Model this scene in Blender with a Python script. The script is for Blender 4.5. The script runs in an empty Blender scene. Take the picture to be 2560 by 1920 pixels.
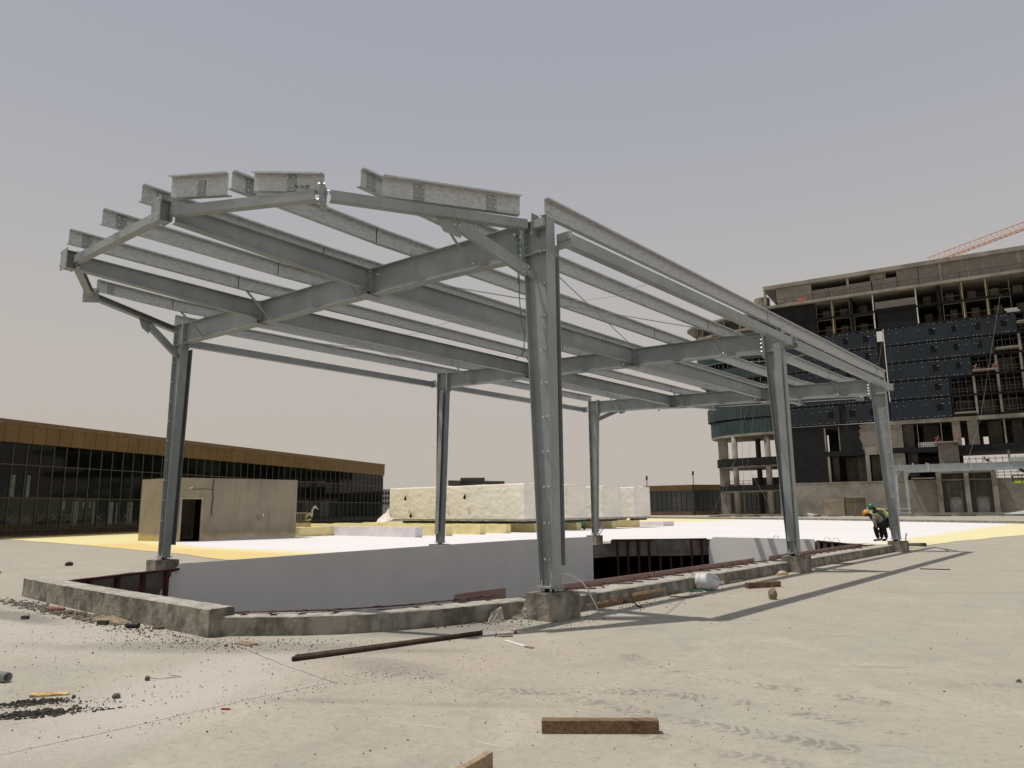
import bpy, bmesh, math, random
from mathutils import Vector, Matrix, noise
random.seed(7)
R=math.radians
sc=bpy.context.scene
# ------------------------------------------------------------------ camera
cam_d=bpy.data.cameras.new('camera'); cam=bpy.data.objects.new('camera',cam_d); sc.collection.objects.link(cam)
yaw,pitch,roll=R(40.7542),R(9.8794),R(-.5301)
fw=Vector((-math.sin(yaw)*math.cos(pitch),math.cos(yaw)*math.cos(pitch),math.sin(pitch)))
r0=Vector((math.cos(yaw),math.sin(yaw),0)); u0=r0.cross(fw)
rr=r0*math.cos(roll)+u0*math.sin(roll); uu=-r0*math.sin(roll)+u0*math.cos(roll)
mw=Matrix.Identity(4)
for i in range(3): mw[i][0]=rr[i]; mw[i][1]=uu[i]; mw[i][2]=-fw[i]
mw.translation=Vector((6.8036,-8.8921,1.6))
cam.matrix_world=mw
cam_d.sensor_width=36; cam_d.lens=1809.84/2560*36; cam_d.clip_end=6000; cam_d.clip_start=.1
sc.camera=cam
# ------------------------------------------------------------------ world and sun
SUN=Vector((-.293,-.205,1)).normalized()
elev=math.asin(SUN.z); az=math.atan2(SUN.x,SUN.y)
w=bpy.data.worlds.new('World'); sc.world=w; w.use_nodes=True
nt=w.node_tree; nt.nodes.clear()
out=nt.nodes.new('ShaderNodeOutputWorld'); bg=nt.nodes.new('ShaderNodeBackground'); nt.links.new(bg.outputs[0],out.inputs[0])
sky=nt.nodes.new('ShaderNodeTexSky'); sky.sky_type='NISHITA'; sky.sun_disc=False; sky.sun_elevation=elev; sky.sun_rotation=az
sky.dust_density=8; sky.air_density=1.5
tc=nt.nodes.new('ShaderNodeTexCoord'); sp=nt.nodes.new('ShaderNodeSeparateXYZ'); nt.links.new(tc.outputs['Generated'],sp.inputs[0])
rmp=nt.nodes.new('ShaderNodeValToRGB'); nt.links.new(sp.outputs[2],rmp.inputs[0])
SK=[(0,(.53,.475,.42)),(.07,(.545,.49,.435)),(.2,(.53,.49,.455)),(.34,(.465,.46,.47)),(.5,(.40,.41,.46)),(.7,(.355,.375,.44)),(1,(.33,.355,.43))]
rmp.color_ramp.elements[0].position=0; rmp.color_ramp.elements[0].color=(*SK[0][1],1)
rmp.color_ramp.elements[1].position=1; rmp.color_ramp.elements[1].color=(*SK[-1][1],1)
for p_,c_ in SK[1:-1]:
    e=rmp.color_ramp.elements.new(p_); e.color=(*c_,1)
sc_=nt.nodes.new('ShaderNodeVectorMath'); sc_.operation='SCALE'; sc_.inputs['Scale'].default_value=.05
nt.links.new(sky.outputs[0],sc_.inputs[0])
mx=nt.nodes.new('ShaderNodeMix'); mx.data_type='RGBA'; mx.inputs[0].default_value=.94
nt.links.new(sc_.outputs[0],mx.inputs[6]); nt.links.new(rmp.outputs[0],mx.inputs[7]); nt.links.new(mx.outputs[2],bg.inputs[0])
bg.inputs[1].default_value=1.0
sun_d=bpy.data.lights.new('sun','SUN'); sun_d.energy=3.2; sun_d.angle=R(.6); sun_d.color=(1,.94,.84)
sun=bpy.data.objects.new('sun',sun_d); sc.collection.objects.link(sun); sun.rotation_euler=SUN.to_track_quat('Z','Y').to_euler()
sun.location=(0,0,60)
sc.view_settings.view_transform='Standard'; sc.view_settings.look='None'; sc.view_settings.exposure=0; sc.view_settings.gamma=1
# ------------------------------------------------------------------ material helpers
class NT:
    def __init__(s,m): s.t=m.node_tree
    def n(s,k,**kw):
        x=s.t.nodes.new(k)
        for a,b in kw.items(): setattr(x,a,b)
        return x
    def l(s,a,b): s.t.links.new(a,b)
    def put(s,sock,v):
        if isinstance(v,(int,float)): sock.default_value=v
        elif isinstance(v,(tuple,list)): sock.default_value=tuple(v) if len(v)==len(sock.default_value) else (*v,1)
        else: s.l(v,sock)
    def math(s,op,a,b=0.,c=0.,clamp=False):
        x=s.n('ShaderNodeMath',operation=op,use_clamp=clamp); s.put(x.inputs[0],a); s.put(x.inputs[1],b); s.put(x.inputs[2],c); return x.outputs[0]
    def mix(s,f,a,b,blend='MIX'):
        x=s.n('ShaderNodeMix',data_type='RGBA',blend_type=blend); s.put(x.inputs[0],f); s.put(x.inputs[6],a); s.put(x.inputs[7],b); return x.outputs[2]
    def coord(s,scale=(1,1,1),rot=(0,0,0),kind='Object'):
        if kind=='World': src=s.n('ShaderNodeNewGeometry').outputs['Position']
        else: src=s.n('ShaderNodeTexCoord').outputs[kind]
        mp=s.n('ShaderNodeMapping'); s.l(src,mp.inputs[0]); mp.inputs['Scale'].default_value=scale; mp.inputs['Rotation'].default_value=rot
        return mp.outputs[0]
    def noise(s,v,scale,detail=4,rough=.55,dist=0.):
        x=s.n('ShaderNodeTexNoise'); s.l(v,x.inputs['Vector']); x.inputs['Scale'].default_value=scale; x.inputs['Detail'].default_value=detail; x.inputs['Roughness'].default_value=rough; x.inputs['Distortion'].default_value=dist
        return x.outputs['Fac']
    def ramp(s,f,a,b):   # smooth 0..1 between a and b
        x=s.n('ShaderNodeMapRange',interpolation_type='SMOOTHSTEP'); s.put(x.inputs[0],f); x.inputs[1].default_value=a; x.inputs[2].default_value=b; return x.outputs[0]
MATS={}
def M(name,col,rough=.75,metal=0.,var=.18,scale=2.5,col2=None,bump=.15,bscale=30,stretch=(1,1,1),spec=.4,fine=.08,streak=0.,kind='Object'):
    m=bpy.data.materials.new(name); m.use_nodes=True; t=NT(m); b=m.node_tree.nodes['Principled BSDF']
    v=t.coord(stretch,kind=kind)
    a=t.noise(v,scale,5,.6,.2); c2=col2 or tuple(x*(1-var*1.6) for x in col); c1=tuple(min(x*(1+var*.6),1) for x in col)
    c=t.mix(t.ramp(a,.33,.67),c2,c1)
    f=t.noise(v,scale*14,3,.7)
    c=t.mix(t.ramp(f,.62,.78) if fine else 0.,c,tuple(x*(1-fine*4) for x in col))
    if streak:
        s=t.noise(t.coord((3,3,.25),kind=kind),2.2,4,.65); c=t.mix(t.math('MULTIPLY',t.ramp(s,.5,.72),streak),c,tuple(x*.35 for x in col))
    t.l(c,b.inputs['Base Color'])
    t.l(t.math('ADD',t.math('MULTIPLY',a,.25),rough-.12),b.inputs['Roughness'])
    b.inputs['Metallic'].default_value=metal; b.inputs['Specular IOR Level'].default_value=spec
    if bump:
        bn=t.n('ShaderNodeBump'); bn.inputs['Strength'].default_value=bump; bn.inputs['Distance'].default_value=.02
        t.l(t.noise(v,bscale,5,.65),bn.inputs['Height']); t.l(bn.outputs[0],b.inputs['Normal'])
    MATS[name]=m; return m
paint=M('painted_steel',(.30,.33,.328),.44,0,.11,1.1,bump=.03,bscale=8,spec=.5,fine=.05,streak=.2)
paint2=M('light_painted_steel',(.42,.46,.47),.5,0,.08,.8,bump=.02,spec=.4,fine=.02)
galv=M('galvanised_steel',(.51,.54,.545),.48,.12,.13,18,bump=.05,bscale=60,spec=.5,fine=.09,stretch=(1,.6,1.4))
bolt=M('zinc_bolt',(.62,.62,.60),.35,.6,.1,9,bump=0,fine=0)
darkm=M('dark_recess',(.02,.02,.02),.9,0,.2,3,bump=0,fine=0,spec=.1)
conc=M('cast_concrete',(.27,.255,.215),.9,0,.22,2.2,bump=.35,bscale=35,fine=.10,streak=.35,spec=.2)
concl=M('rough_concrete_top',(.43,.405,.35),.95,0,.18,4,bump=.6,bscale=45,fine=.12,spec=.2)
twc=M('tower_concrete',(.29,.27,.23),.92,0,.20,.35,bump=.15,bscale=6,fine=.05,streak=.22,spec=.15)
twd=M('tower_shade_concrete',(.11,.10,.085),.92,0,.22,.4,bump=.1,bscale=6,fine=.05,spec=.15)  # darker copy of the tower concrete, with indoor shade put into the colour
tar=M('black_waterproofing',(.011,.012,.014),.8,0,.3,.7,bump=.2,bscale=8,fine=.1,spec=.3)
clad=M('blue_cladding',(.012,.020,.029),.55,0,.2,.25,bump=0,fine=.03,spec=.35)
clad2=M('teal_cladding',(.028,.052,.055),.5,0,.2,.3,bump=0,fine=.03,spec=.4)
yellow=M('raw_timber_post',(.45,.38,.22),.8,0,.15,1.5,bump=.05,fine=.03)
tarp=M('cream_tarpaulin',(.82,.785,.685),.62,0,.05,.8,bump=.4,bscale=2.6,stretch=(1.6,1.6,3.2),fine=.02,spec=.25)
red=M('red_oxide_steel',(.075,.022,.020),.75,0,.25,3,bump=.1,fine=.08,spec=.3)
pink=M('pink_primed_board',(.34,.235,.205),.8,0,.10,1.2,bump=.05,fine=.03,spec=.2)
board=M('grey_lining_board',(.90,.88,.84),.85,0,.03,.5,bump=.03,bscale=8,fine=.015,spec=.15)
gold=M('bronze_fascia',(.145,.088,.032),.42,.25,.10,.4,bump=0,fine=.02,spec=.5)
brown=M('brown_brick_base',(.14,.085,.055),.9,0,.2,2,bump=.3,bscale=12,fine=.1)
render_=M('grey_render',(.27,.225,.16),.95,0,.15,.8,bump=.2,bscale=12,fine=.06,streak=.25,spec=.15)
wood=M('weathered_timber',(.20,.125,.07),.85,0,.3,6,col2=(.09,.055,.03),bump=.5,bscale=18,stretch=(1,1,1),fine=.1)
woodl=M('pale_timber',(.36,.27,.17),.85,0,.2,8,col2=(.24,.17,.1),bump=.4,bscale=20,fine=.1)
rust=M('rusted_pipe',(.075,.042,.032),.8,.2,.3,8,bump=.4,bscale=50,fine=.12)
stone=M('loose_stone',(.15,.14,.12),.95,0,.3,20,bump=.3,fine=.1,spec=.2)
soil=M('dark_soil',(.075,.07,.062),.98,0,.3,12,bump=.6,bscale=60,fine=.12,spec=.1)
sand=M('spilt_sand',(.36,.285,.185),.98,0,.2,9,bump=.8,bscale=50,fine=.12,spec=.1)
pvc=M('grey_pvc',(.26,.27,.265),.45,0,.06,3,bump=0,fine=0)
black=M('black_plastic',(.015,.015,.016),.55,0,.2,4,bump=.05,fine=0)
white=M('white_board',(.72,.71,.68),.7,0,.06,4,bump=.05,fine=.02)
card=M('grey_cardboard',(.27,.225,.165),.9,0,.15,9,bump=.2,fine=.06)
greenp=M('green_rope',(.05,.17,.125),.7,0,.15,9,bump=.2,fine=.02)
jugm=M('milky_plastic',(.60,.61,.62),.55,0,.05,3,bump=.03,fine=.01,spec=.5)
barrow=M('green_barrow_paint',(.02,.22,.05),.45,0,.15,3,bump=0,fine=.03)
lime=M('lime_lift_paint',(.38,.52,.03),.45,0,.1,2,bump=0,fine=.03)
orange=M('hazed_crane_orange',(.60,.30,.16),.5,0,.1,2,bump=0,fine=0)  # orange paled so that distance haze is part of the colour
redp=M('red_plastic',(.35,.03,.02),.5,0,.1,9,bump=0,fine=0)
skin=M('skin',(.07,.038,.025),.6,0,.1,9,bump=0,fine=0)
blk=M('black_cloth',(.012,.012,.016),.9,0,.3,7,bump=.3,bscale=14,fine=0)
grs=M('faded_grey_shirt',(.27,.255,.22),.9,0,.35,9,col2=(.12,.115,.10),bump=.4,bscale=14,fine=.05)
grd=M('dark_grey_shirt',(.085,.09,.10),.9,0,.2,9,bump=.3,fine=0)
hiv=M('lime_vest',(.50,.72,.06),.7,0,.05,9,bump=.2,fine=0)
helg=M('green_helmet',(.01,.19,.065),.3,0,.05,5,bump=0,fine=0,spec=.6)
helo=M('orange_helmet',(.72,.30,.02),.3,0,.05,5,bump=0,fine=0,spec=.6)
shoe=M('dusty_shoe',(.30,.25,.17),.9,0,.15,9,bump=.1,fine=.05)
orv=M('orange_vest',(.62,.13,.05),.8,0,.1,9,bump=0,fine=0)
rebar=M('mesh_scaffold',(.05,.04,.038),.8,.2,.1,2,bump=0,fine=0)
# brick infill
def brickmat(name,c1,c2,mortar,scale=1.6):
    m=bpy.data.materials.new(name); m.use_nodes=True; t=NT(m); b=m.node_tree.nodes['Principled BSDF']
    v=t.coord((1,1,1)); sx=t.n('ShaderNodeSeparateXYZ'); t.l(v,sx.inputs[0]); cx=t.n('ShaderNodeCombineXYZ')
    t.l(t.math('ADD',sx.outputs[0],t.math('MULTIPLY',sx.outputs[1],.9)),cx.inputs[0]); t.l(sx.outputs[2],cx.inputs[1])
    br=t.n('ShaderNodeTexBrick'); t.l(cx.outputs[0],br.inputs['Vector']); br.inputs['Scale'].default_value=scale; br.inputs['Color1'].default_value=(*c1,1); br.inputs['Color2'].default_value=(*c2,1); br.inputs['Mortar'].default_value=(*mortar,1); br.inputs['Mortar Size'].default_value=.035
    n_=t.noise(v,1.2,5,.6); t.l(t.mix(t.math('MULTIPLY',t.ramp(n_,.4,.7),.5),br.outputs[0],mortar),b.inputs['Base Color']); b.inputs['Roughness'].default_value=.95
    return m
brick=brickmat('block_infill',(.17,.15,.13),(.12,.105,.09),(.26,.24,.21),1.7)
# glass of the curtain walls
def glassmat(name,c1,c2,sc1=.35,rough=.04,spec=.6):
    m=bpy.data.materials.new(name); m.use_nodes=True; t=NT(m); b=m.node_tree.nodes['Principled BSDF']
    n_=t.noise(t.coord((1,1,.35)),sc1,3,.5,.6); t.l(t.mix(t.ramp(n_,.5,.75),c1,c2),b.inputs['Base Color'])
    b.inputs['Roughness'].default_value=rough; b.inputs['Specular IOR Level'].default_value=spec
    bn=t.n('ShaderNodeBump'); bn.inputs['Strength'].default_value=.05; t.l(t.noise(t.coord((1,1,.4)),.6,2),bn.inputs['Height']); t.l(bn.outputs[0],b.inputs['Normal'])
    return m
glass=glassmat('dark_curtain_glass',(.003,.0035,.004),(.010,.012,.012),.35,.04,.22)
glassb=glassmat('teal_lower_glass',(.010,.014,.014),(.020,.027,.026),.5,.05,.25)
glassf=glassmat('far_glass',(.02,.03,.032),(.075,.07,.09),.12,.2)  # the lilac tone paints the sky's reflection into the glass colour
# ------------------------------------------------------------------ geometry helpers
C=sc.collection
class MB:
    def __init__(s): s.v=[]; s.f=[]; s.m=[]
    def add(s,vs,fs,mi=0):
        o=len(s.v); s.v+= [Vector(x) for x in vs]; s.f+=[tuple(i+o for i in f) for f in fs]; s.m+=[mi]*len(fs); return s
    def box(s,a,b,mi=0,M4=None):
        (x0,y0,z0),(x1,y1,z1)=a,b
        vs=[(x0,y0,z0),(x1,y0,z0),(x1,y1,z0),(x0,y1,z0),(x0,y0,z1),(x1,y0,z1),(x1,y1,z1),(x0,y1,z1)]
        if M4 is not None: vs=[M4@Vector(q) for q in vs]
        return s.add(vs,[(0,3,2,1),(4,5,6,7),(0,1,5,4),(1,2,6,5),(2,3,7,6),(3,0,4,7)],mi)
    def loft(s,pa,pb,mi=0,caps=True):
        n=len(pa); fs=[(i,(i+1)%n,(i+1)%n+n,i+n) for i in range(n)]
        if caps: fs+=[tuple(range(n))[::-1],tuple(range(n,2*n))]
        return s.add(list(pa)+list(pb),fs,mi)
    def ext(s,prof,p0,p1,up=(0,0,1),prof1=None,mi=0):
        p0,p1=Vector(p0),Vector(p1); d=(p1-p0).normalized(); up=Vector(up); sd=d.cross(up).normalized(); up=sd.cross(d).normalized()
        prof1=prof1 or prof
        return s.loft([p0+sd*a+up*b for a,b in prof],[p1+sd*a+up*b for a,b in prof1],mi)
    def tube(s,pts,r,n=8,mi=0,r1=None):
        pts=[Vector(p) for p in pts]; rings=[]
        for i,p in enumerate(pts):
            d=(pts[min(i+1,len(pts)-1)]-pts[max(i-1,0)]).normalized(); a=Vector((0,0,1)) if abs(d.z)<.9 else Vector((1,0,0))
            x=d.cross(a).normalized(); y=x.cross(d); q=r if r1 is None else r+(r1-r)*i/(len(pts)-1)
            rings.append([p+x*math.cos(t)*q+y*math.sin(t)*q for t in [2*math.pi*k/n for k in range(n)]])
        o=len(s.v); s.v+=[v for g in rings for v in g]
        for i in range(len(rings)-1):
            for k in range(n): s.f.append((o+i*n+k,o+i*n+(k+1)%n,o+(i+1)*n+(k+1)%n,o+(i+1)*n+k)); s.m.append(mi)
        s.f.append(tuple(o+k for k in range(n))[::-1]); s.m.append(mi); s.f.append(tuple(o+(len(rings)-1)*n+k for k in range(n))); s.m.append(mi)
        return s
    def prism(s,poly,z0,z1,mi=0):
        return s.loft([(x,y,z0) for x,y in poly],[(x,y,z1) for x,y in poly],mi)
def wpos(p):
    v=Vector((0,0,0))
    while p is not None: v+=p.location; p=p.parent
    return v
def obj(name,mb,mat,parent=None,smooth=False,**tags):
    me=bpy.data.meshes.new(name); off=wpos(parent)
    me.from_pydata([v-off for v in mb.v],[],mb.f)
    for m in (mat if isinstance(mat,(list,tuple)) else [mat]): me.materials.append(m)
    me.polygons.foreach_set('material_index',mb.m)
    if smooth: me.polygons.foreach_set('use_smooth',[True]*len(me.polygons))
    bm=bmesh.new(); bm.from_mesh(me); bmesh.ops.recalc_face_normals(bm,faces=bm.faces); bm.to_mesh(me); bm.free()
    o=bpy.data.objects.new(name,me); C.objects.link(o); o.parent=parent
    for k,v in tags.items(): o[k]=v
    return o
def thing(name,loc,label,category,group=None):
    o=bpy.data.objects.new(name,None); C.objects.link(o); o.location=loc; o.empty_display_size=.2; o['label']=label; o['category']=category
    if group: o['group']=group
    return o
def solid(name,mb,mat,label,category,group=None,smooth=False,base=None):
    # one-mesh thing whose origin sits at its base
    if base is None:
        xs=[v.x for v in mb.v]; ys=[v.y for v in mb.v]; zs=[v.z for v in mb.v]; base=Vector(((min(xs)+max(xs))/2,(min(ys)+max(ys))/2,min(zs)))
    base=Vector(base); mb.v=[v-base for v in mb.v]
    o=obj(name,mb,mat,None,smooth); o.location=base; o['label']=label; o['category']=category
    if group: o['group']=group
    return o
def struct(name,mb,mat,smooth=False): 
    o=obj(name,mb,mat,None,smooth); o['kind']='structure'; return o
def rough(mb,cuts,amp,freq=6.,seed=0,keep_z0=False,zmin=None):
    # subdivide and jitter so that an edge never looks machined
    me=bpy.data.meshes.new('tmp'); me.from_pydata(mb.v,[],mb.f); bm=bmesh.new(); bm.from_mesh(me)
    bmesh.ops.remove_doubles(bm,verts=bm.verts,dist=1e-5)
    L=cuts
    for _ in range(7):
        es=[e for e in bm.edges if e.calc_length()>L]
        if not es: break
        bmesh.ops.subdivide_edges(bm,edges=es,cuts=1,use_grid_fill=True)
    bmesh.ops.triangulate(bm,faces=[f for f in bm.faces if len(f.verts)>4])
    bm.normal_update()
    for v in bm.verts:
        p=v.co*freq+Vector((seed,seed*2,0)); n3=noise.noise_vector(p)*.7+noise.noise_vector(p*3.1)*.4
        if zmin is not None and v.co.z<zmin+.003: n3.z=0
        v.co+=n3*amp
    o=MB(); o.v=[v.co.copy() for v in bm.verts]; bm.verts.index_update()
    o.f=[tuple(v.index for v in f.verts) for f in bm.faces]; o.m=[0]*len(o.f); bm.free(); bpy.data.meshes.remove(me); return o
def I(h,b,tw=.008,tf=.012):   # centred I profile (side, up)
    return [(-b/2,-h/2),(b/2,-h/2),(b/2,-h/2+tf),(tw/2,-h/2+tf),(tw/2,h/2-tf),(b/2,h/2-tf),(b/2,h/2),(-b/2,h/2),(-b/2,h/2-tf),(-tw/2,h/2-tf),(-tw/2,-h/2+tf),(-b/2,-h/2+tf)]
# ------------------------------------------------------------------ ground: deck with the shaft hole
HOLE=[(-.95,-.9),(-1.0,20.6),(-4.2,24.3),(-9.5,24.3),(-10.7,22.75),(-11.7,22.1),(-12.75,21.0),(-12.75,0.15),(-12.55,-1.0),(-11.3,-2.8),(-10.2,-3.76),(-2.75,-3.76),(-2.1,-3.2),(-1.55,-2.3),(-1.15,-1.5)]
def sheet_with_hole(outer,hole,z):
    bm=bmesh.new(); es=[]
    for ring in (outer,hole) if hole else (outer,):
        vs=[bm.verts.new((x,y,z)) for x,y in ring]
        for i in range(len(vs)): es.append(bm.edges.new((vs[i],vs[(i+1)%len(vs)])))
    bmesh.ops.triangle_fill(bm,edges=es,use_beauty=True)
    o=MB(); bm.verts.index_update(); o.v=[v.co.copy() for v in bm.verts]; o.f=[tuple(v.index for v in (f.verts if f.normal.z>=0 else reversed(f.verts[:]))) for f in bm.faces]; o.m=[0]*len(o.f); bm.free(); return o
TRACKS=[([(2.19,-1.63),(2.77,-2.04),(3.44,-2.20),(4.29,-2.11),(5.05,-2.09)],.12,.7),
([(1.93,-4.01),(2.69,-3.42),(3.26,-2.96),(3.69,-2.86),(4.17,-2.80),(4.64,-2.80),(5.36,-2.85)],.13,.7),
([(2.86,-3.57),(3.21,-3.54),(3.68,-3.61),(4.53,-3.54),(5.17,-3.47)],.12,.65),
([(3.80,-4.03),(4.25,-4.08),(4.99,-4.03)],.11,.5),([(.9,-3.9),(1.9,-3.9),(2.6,-4.05)],.2,.35),([(5.2,-1.2),(7.,0.5),(8.5,3)],.13,.35)]
def deckmat():
    m=bpy.data.materials.new('power_floated_deck'); m.use_nodes=True; t=NT(m); b=m.node_tree.nodes['Principled BSDF']
    v=t.coord(kind='World'); big=t.noise(v,.22,5,.6,.6); c=t.mix(t.ramp(big,.36,.64),(.385,.360,.300),(.410,.360,.300))
    mid=t.noise(t.coord((1,1,1),kind='World'),1.1,7,.68,.8); c=t.mix(t.math('MULTIPLY',t.ramp(mid,.46,.7),.5),c,(.29,.28,.235))
    cl=t.noise(v,.55,6,.7,1.4); c=t.mix(t.math('MULTIPLY',t.ramp(cl,.50,.70),.55),c,(.485,.44,.36))
    st=t.noise(t.coord((.8,2.6,1),(0,0,R(-42)),kind='World'),3.4,8,.72,1.5); c=t.mix(t.math('MULTIPLY',t.ramp(st,.5,.68),.30),c,(.25,.235,.195))
    st2=t.noise(t.coord((1,3,1),(0,0,R(-52)),kind='World'),6,7,.75,.9); c=t.mix(t.math('MULTIPLY',t.ramp(st2,.5,.7),.30),c,(.50,.465,.39))
    spk=t.noise(v,14,6,.8,.3); c=t.mix(t.math('MULTIPLY',t.ramp(spk,.53,.64),.55),c,(.23,.215,.18))
    geo=t.n('ShaderNodeNewGeometry'); sx=t.n('ShaderNodeSeparateXYZ'); t.l(geo.outputs['Position'],sx.inputs[0]); X,Y=sx.outputs[0],sx.outputs[1]
    def dist(cx,cy,rx,ry,ang):
        ca,sa=math.cos(ang),math.sin(ang); dx=t.math('SUBTRACT',X,cx); dy=t.math('SUBTRACT',Y,cy)
        a=t.math('DIVIDE',t.math('ADD',t.math('MULTIPLY',dx,ca),t.math('MULTIPLY',dy,sa)),rx); bb=t.math('DIVIDE',t.math('SUBTRACT',t.math('MULTIPLY',dy,ca),t.math('MULTIPLY',dx,sa)),ry)
        return t.math('SQRT',t.math('ADD',t.math('MULTIPLY',a,a),t.math('MULTIPLY',bb,bb)))
    wob=t.math('MULTIPLY',t.noise(v,1.3,6,.7,.5),1.1)
    def blob(c,cx,cy,rx,ry,ang,col,k,soft=.6):
        d=t.math('ADD',dist(cx,cy,rx,ry,ang),t.math('SUBTRACT',wob,.55)); f=t.math('SUBTRACT',1.,t.ramp(d,1-soft,1+soft)); return t.mix(t.math('MULTIPLY',f,k),c,col)
    # cement dust spilt by the kerb, damp and dirty patches, tyre tracks
    c=blob(c,-.2,-5.4,1.9,.7,R(-55),(.50,.46,.42),.7)
    c=blob(c,-4.6,-5.4,2.6,.9,R(8),(.47,.44,.40),.6)
    c=blob(c,-7.2,-5.0,1.6,.28,R(5),(.20,.185,.165),.75,.4)
    c=blob(c,-1.9,-4.3,2.2,.35,R(35),(.20,.19,.16),.55,.5)
    c=blob(c,-.6,-1.6,1.0,.5,R(60),(.17,.165,.15),.6,.5)
    c=blob(c,.6,-3.7,.7,.3,R(10),(.22,.20,.175),.45,.5)
    tn=t.noise(v,3.5,6,.7,.4); tn2=t.noise(v,2.4,7,.75,.6)
    def track(c,pts,hw,k):
        so=0.
        for (ax,ay),(bx,by) in zip(pts[:-1],pts[1:]):
            L=math.hypot(bx-ax,by-ay); ux,uy=(bx-ax)/L,(by-ay)/L
            pa=t.math('ADD',t.math('MULTIPLY',t.math('SUBTRACT',X,ax),ux),t.math('MULTIPLY',t.math('SUBTRACT',Y,ay),uy))
            pn=t.math('ABSOLUTE',t.math('SUBTRACT',t.math('MULTIPLY',t.math('SUBTRACT',Y,ay),ux),t.math('MULTIPLY',t.math('SUBTRACT',X,ax),uy)))
            lug=t.math('SINE',t.math('ADD',t.math('MULTIPLY',t.math('ADD',pa,t.math('MULTIPLY',pn,.45)),58.),t.math('MULTIPLY',tn,30.)))
            f=t.math('MULTIPLY',t.ramp(pn,hw*1.15,hw*.7),t.ramp(lug,-.9,.7)); f=t.math('MULTIPLY',f,t.ramp(tn2,.43,.56))
            f=t.math('MULTIPLY',f,t.math('MULTIPLY',t.ramp(pa,-.05,.05),t.ramp(pa,L+.05,L-.05))); c=t.mix(t.math('MULTIPLY',f,k),c,(.175,.17,.145)); so+=L
        return c
    for pts_,hw_,k_ in TRACKS: c=track(c,pts_,hw_,k_)
    def line(c,pts,wd,col,k,wig=.05):
        nz=t.math('MULTIPLY',t.math('SUBTRACT',t.noise(v,2.2,5,.7),.5),wig*2)
        for (ax,ay),(bx,by) in zip(pts[:-1],pts[1:]):
            L=math.hypot(bx-ax,by-ay); ux,uy=(bx-ax)/L,(by-ay)/L
            pa=t.math('ADD',t.math('MULTIPLY',t.math('SUBTRACT',X,ax),ux),t.math('MULTIPLY',t.math('SUBTRACT',Y,ay),uy))
            pn=t.math('ABSOLUTE',t.math('ADD',t.math('SUBTRACT',t.math('MULTIPLY',t.math('SUBTRACT',Y,ay),ux),t.math('MULTIPLY',t.math('SUBTRACT',X,ax),uy)),nz))
            f=t.math('MULTIPLY',t.math('LESS_THAN',pn,wd),t.math('MULTIPLY',t.math('GREATER_THAN',pa,0.),t.math('LESS_THAN',pa,L))); c=t.mix(t.math('MULTIPLY',f,k),c,col)
        return c
    c=line(c,[(.73,-7.6),(.75,-6.3),(.70,-5.3),(.75,-4.5),(-.41,-4.36),(-2.3,-4.0)],.09,(.45,.42,.38),.28,.12)
    c=line(c,[(.73,-7.6),(.75,-6.3),(.70,-5.3),(.75,-4.5),(-.41,-4.36),(-2.3,-4.0)],.007,(.12,.10,.075),.85,.05)
    c=line(c,[(2.2,-5.0),(2.75,-4.82)],.005,(.6,.58,.5),.6,.01); c=line(c,[(3.05,-4.95),(3.3,-4.9)],.006,(.6,.58,.5),.8,.01)
    for (q1,q2,q3,q4) in ((.3,-2.9,.5,.10),(2.3,-4.3,.6,.07),(4.6,-.6,.5,.04),(3.6,.9,.35,.03),(2.2,1.6,.3,.05),(6.5,3.5,.9,.06),(4.5,7.5,1.3,.08),(1.2,-5.0,.5,.08)): c=blob(c,q1,q2,q3,q4,R(35),(.19,.18,.155),.35,.8)
    gr=t.noise(v,38,4,.75); c=t.mix(t.math('MULTIPLY',t.ramp(gr,.6,.74),.45),c,(.13,.12,.10))
    ag=t.noise(v,26,5,.8); jb=t.math('SUBTRACT',1.,t.ramp(t.math('ADD',dist(.65,-5.9,.9,1.4,0.),t.math('SUBTRACT',wob,.55)),.4,1.5)); c=t.mix(t.math('MULTIPLY',t.math('MULTIPLY',t.ramp(ag,.56,.64),jb),.7),c,(.60,.57,.50)); ls=t.noise(v,5,8,.85,.5); c=t.mix(t.math('MULTIPLY',t.ramp(ls,.56,.66),.35),c,(.21,.195,.16)); gr2=t.noise(v,90,3,.8); c=t.mix(t.math('MULTIPLY',t.ramp(gr2,.55,.75),.30),c,(.52,.48,.41))
    t.l(c,b.inputs['Base Color']); b.inputs['Roughness'].default_value=.9; b.inputs['Specular IOR Level'].default_value=.2
    bn=t.n('ShaderNodeBump'); bn.inputs['Strength'].default_value=.35; bn.inputs['Distance'].default_value=.01
    t.l(t.math('ADD',t.noise(v,25,6,.7),t.math('MULTIPLY',st,1.5)),bn.inputs['Height']); t.l(bn.outputs[0],b.inputs['Normal'])
    return m
struct('deck',sheet_with_hole([(-220,-40),(80,-40),(80,320),(-220,320)],HOLE,0),deckmat())
g_=MB(); g_.add([(-4000,-4000,-14),(4000,-4000,-14),(4000,4000,-14),(-4000,4000,-14)],[(0,1,2,3)]); struct('ground',g_,M('desert_ground',(.40,.34,.27),.95,scale=.01))
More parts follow.
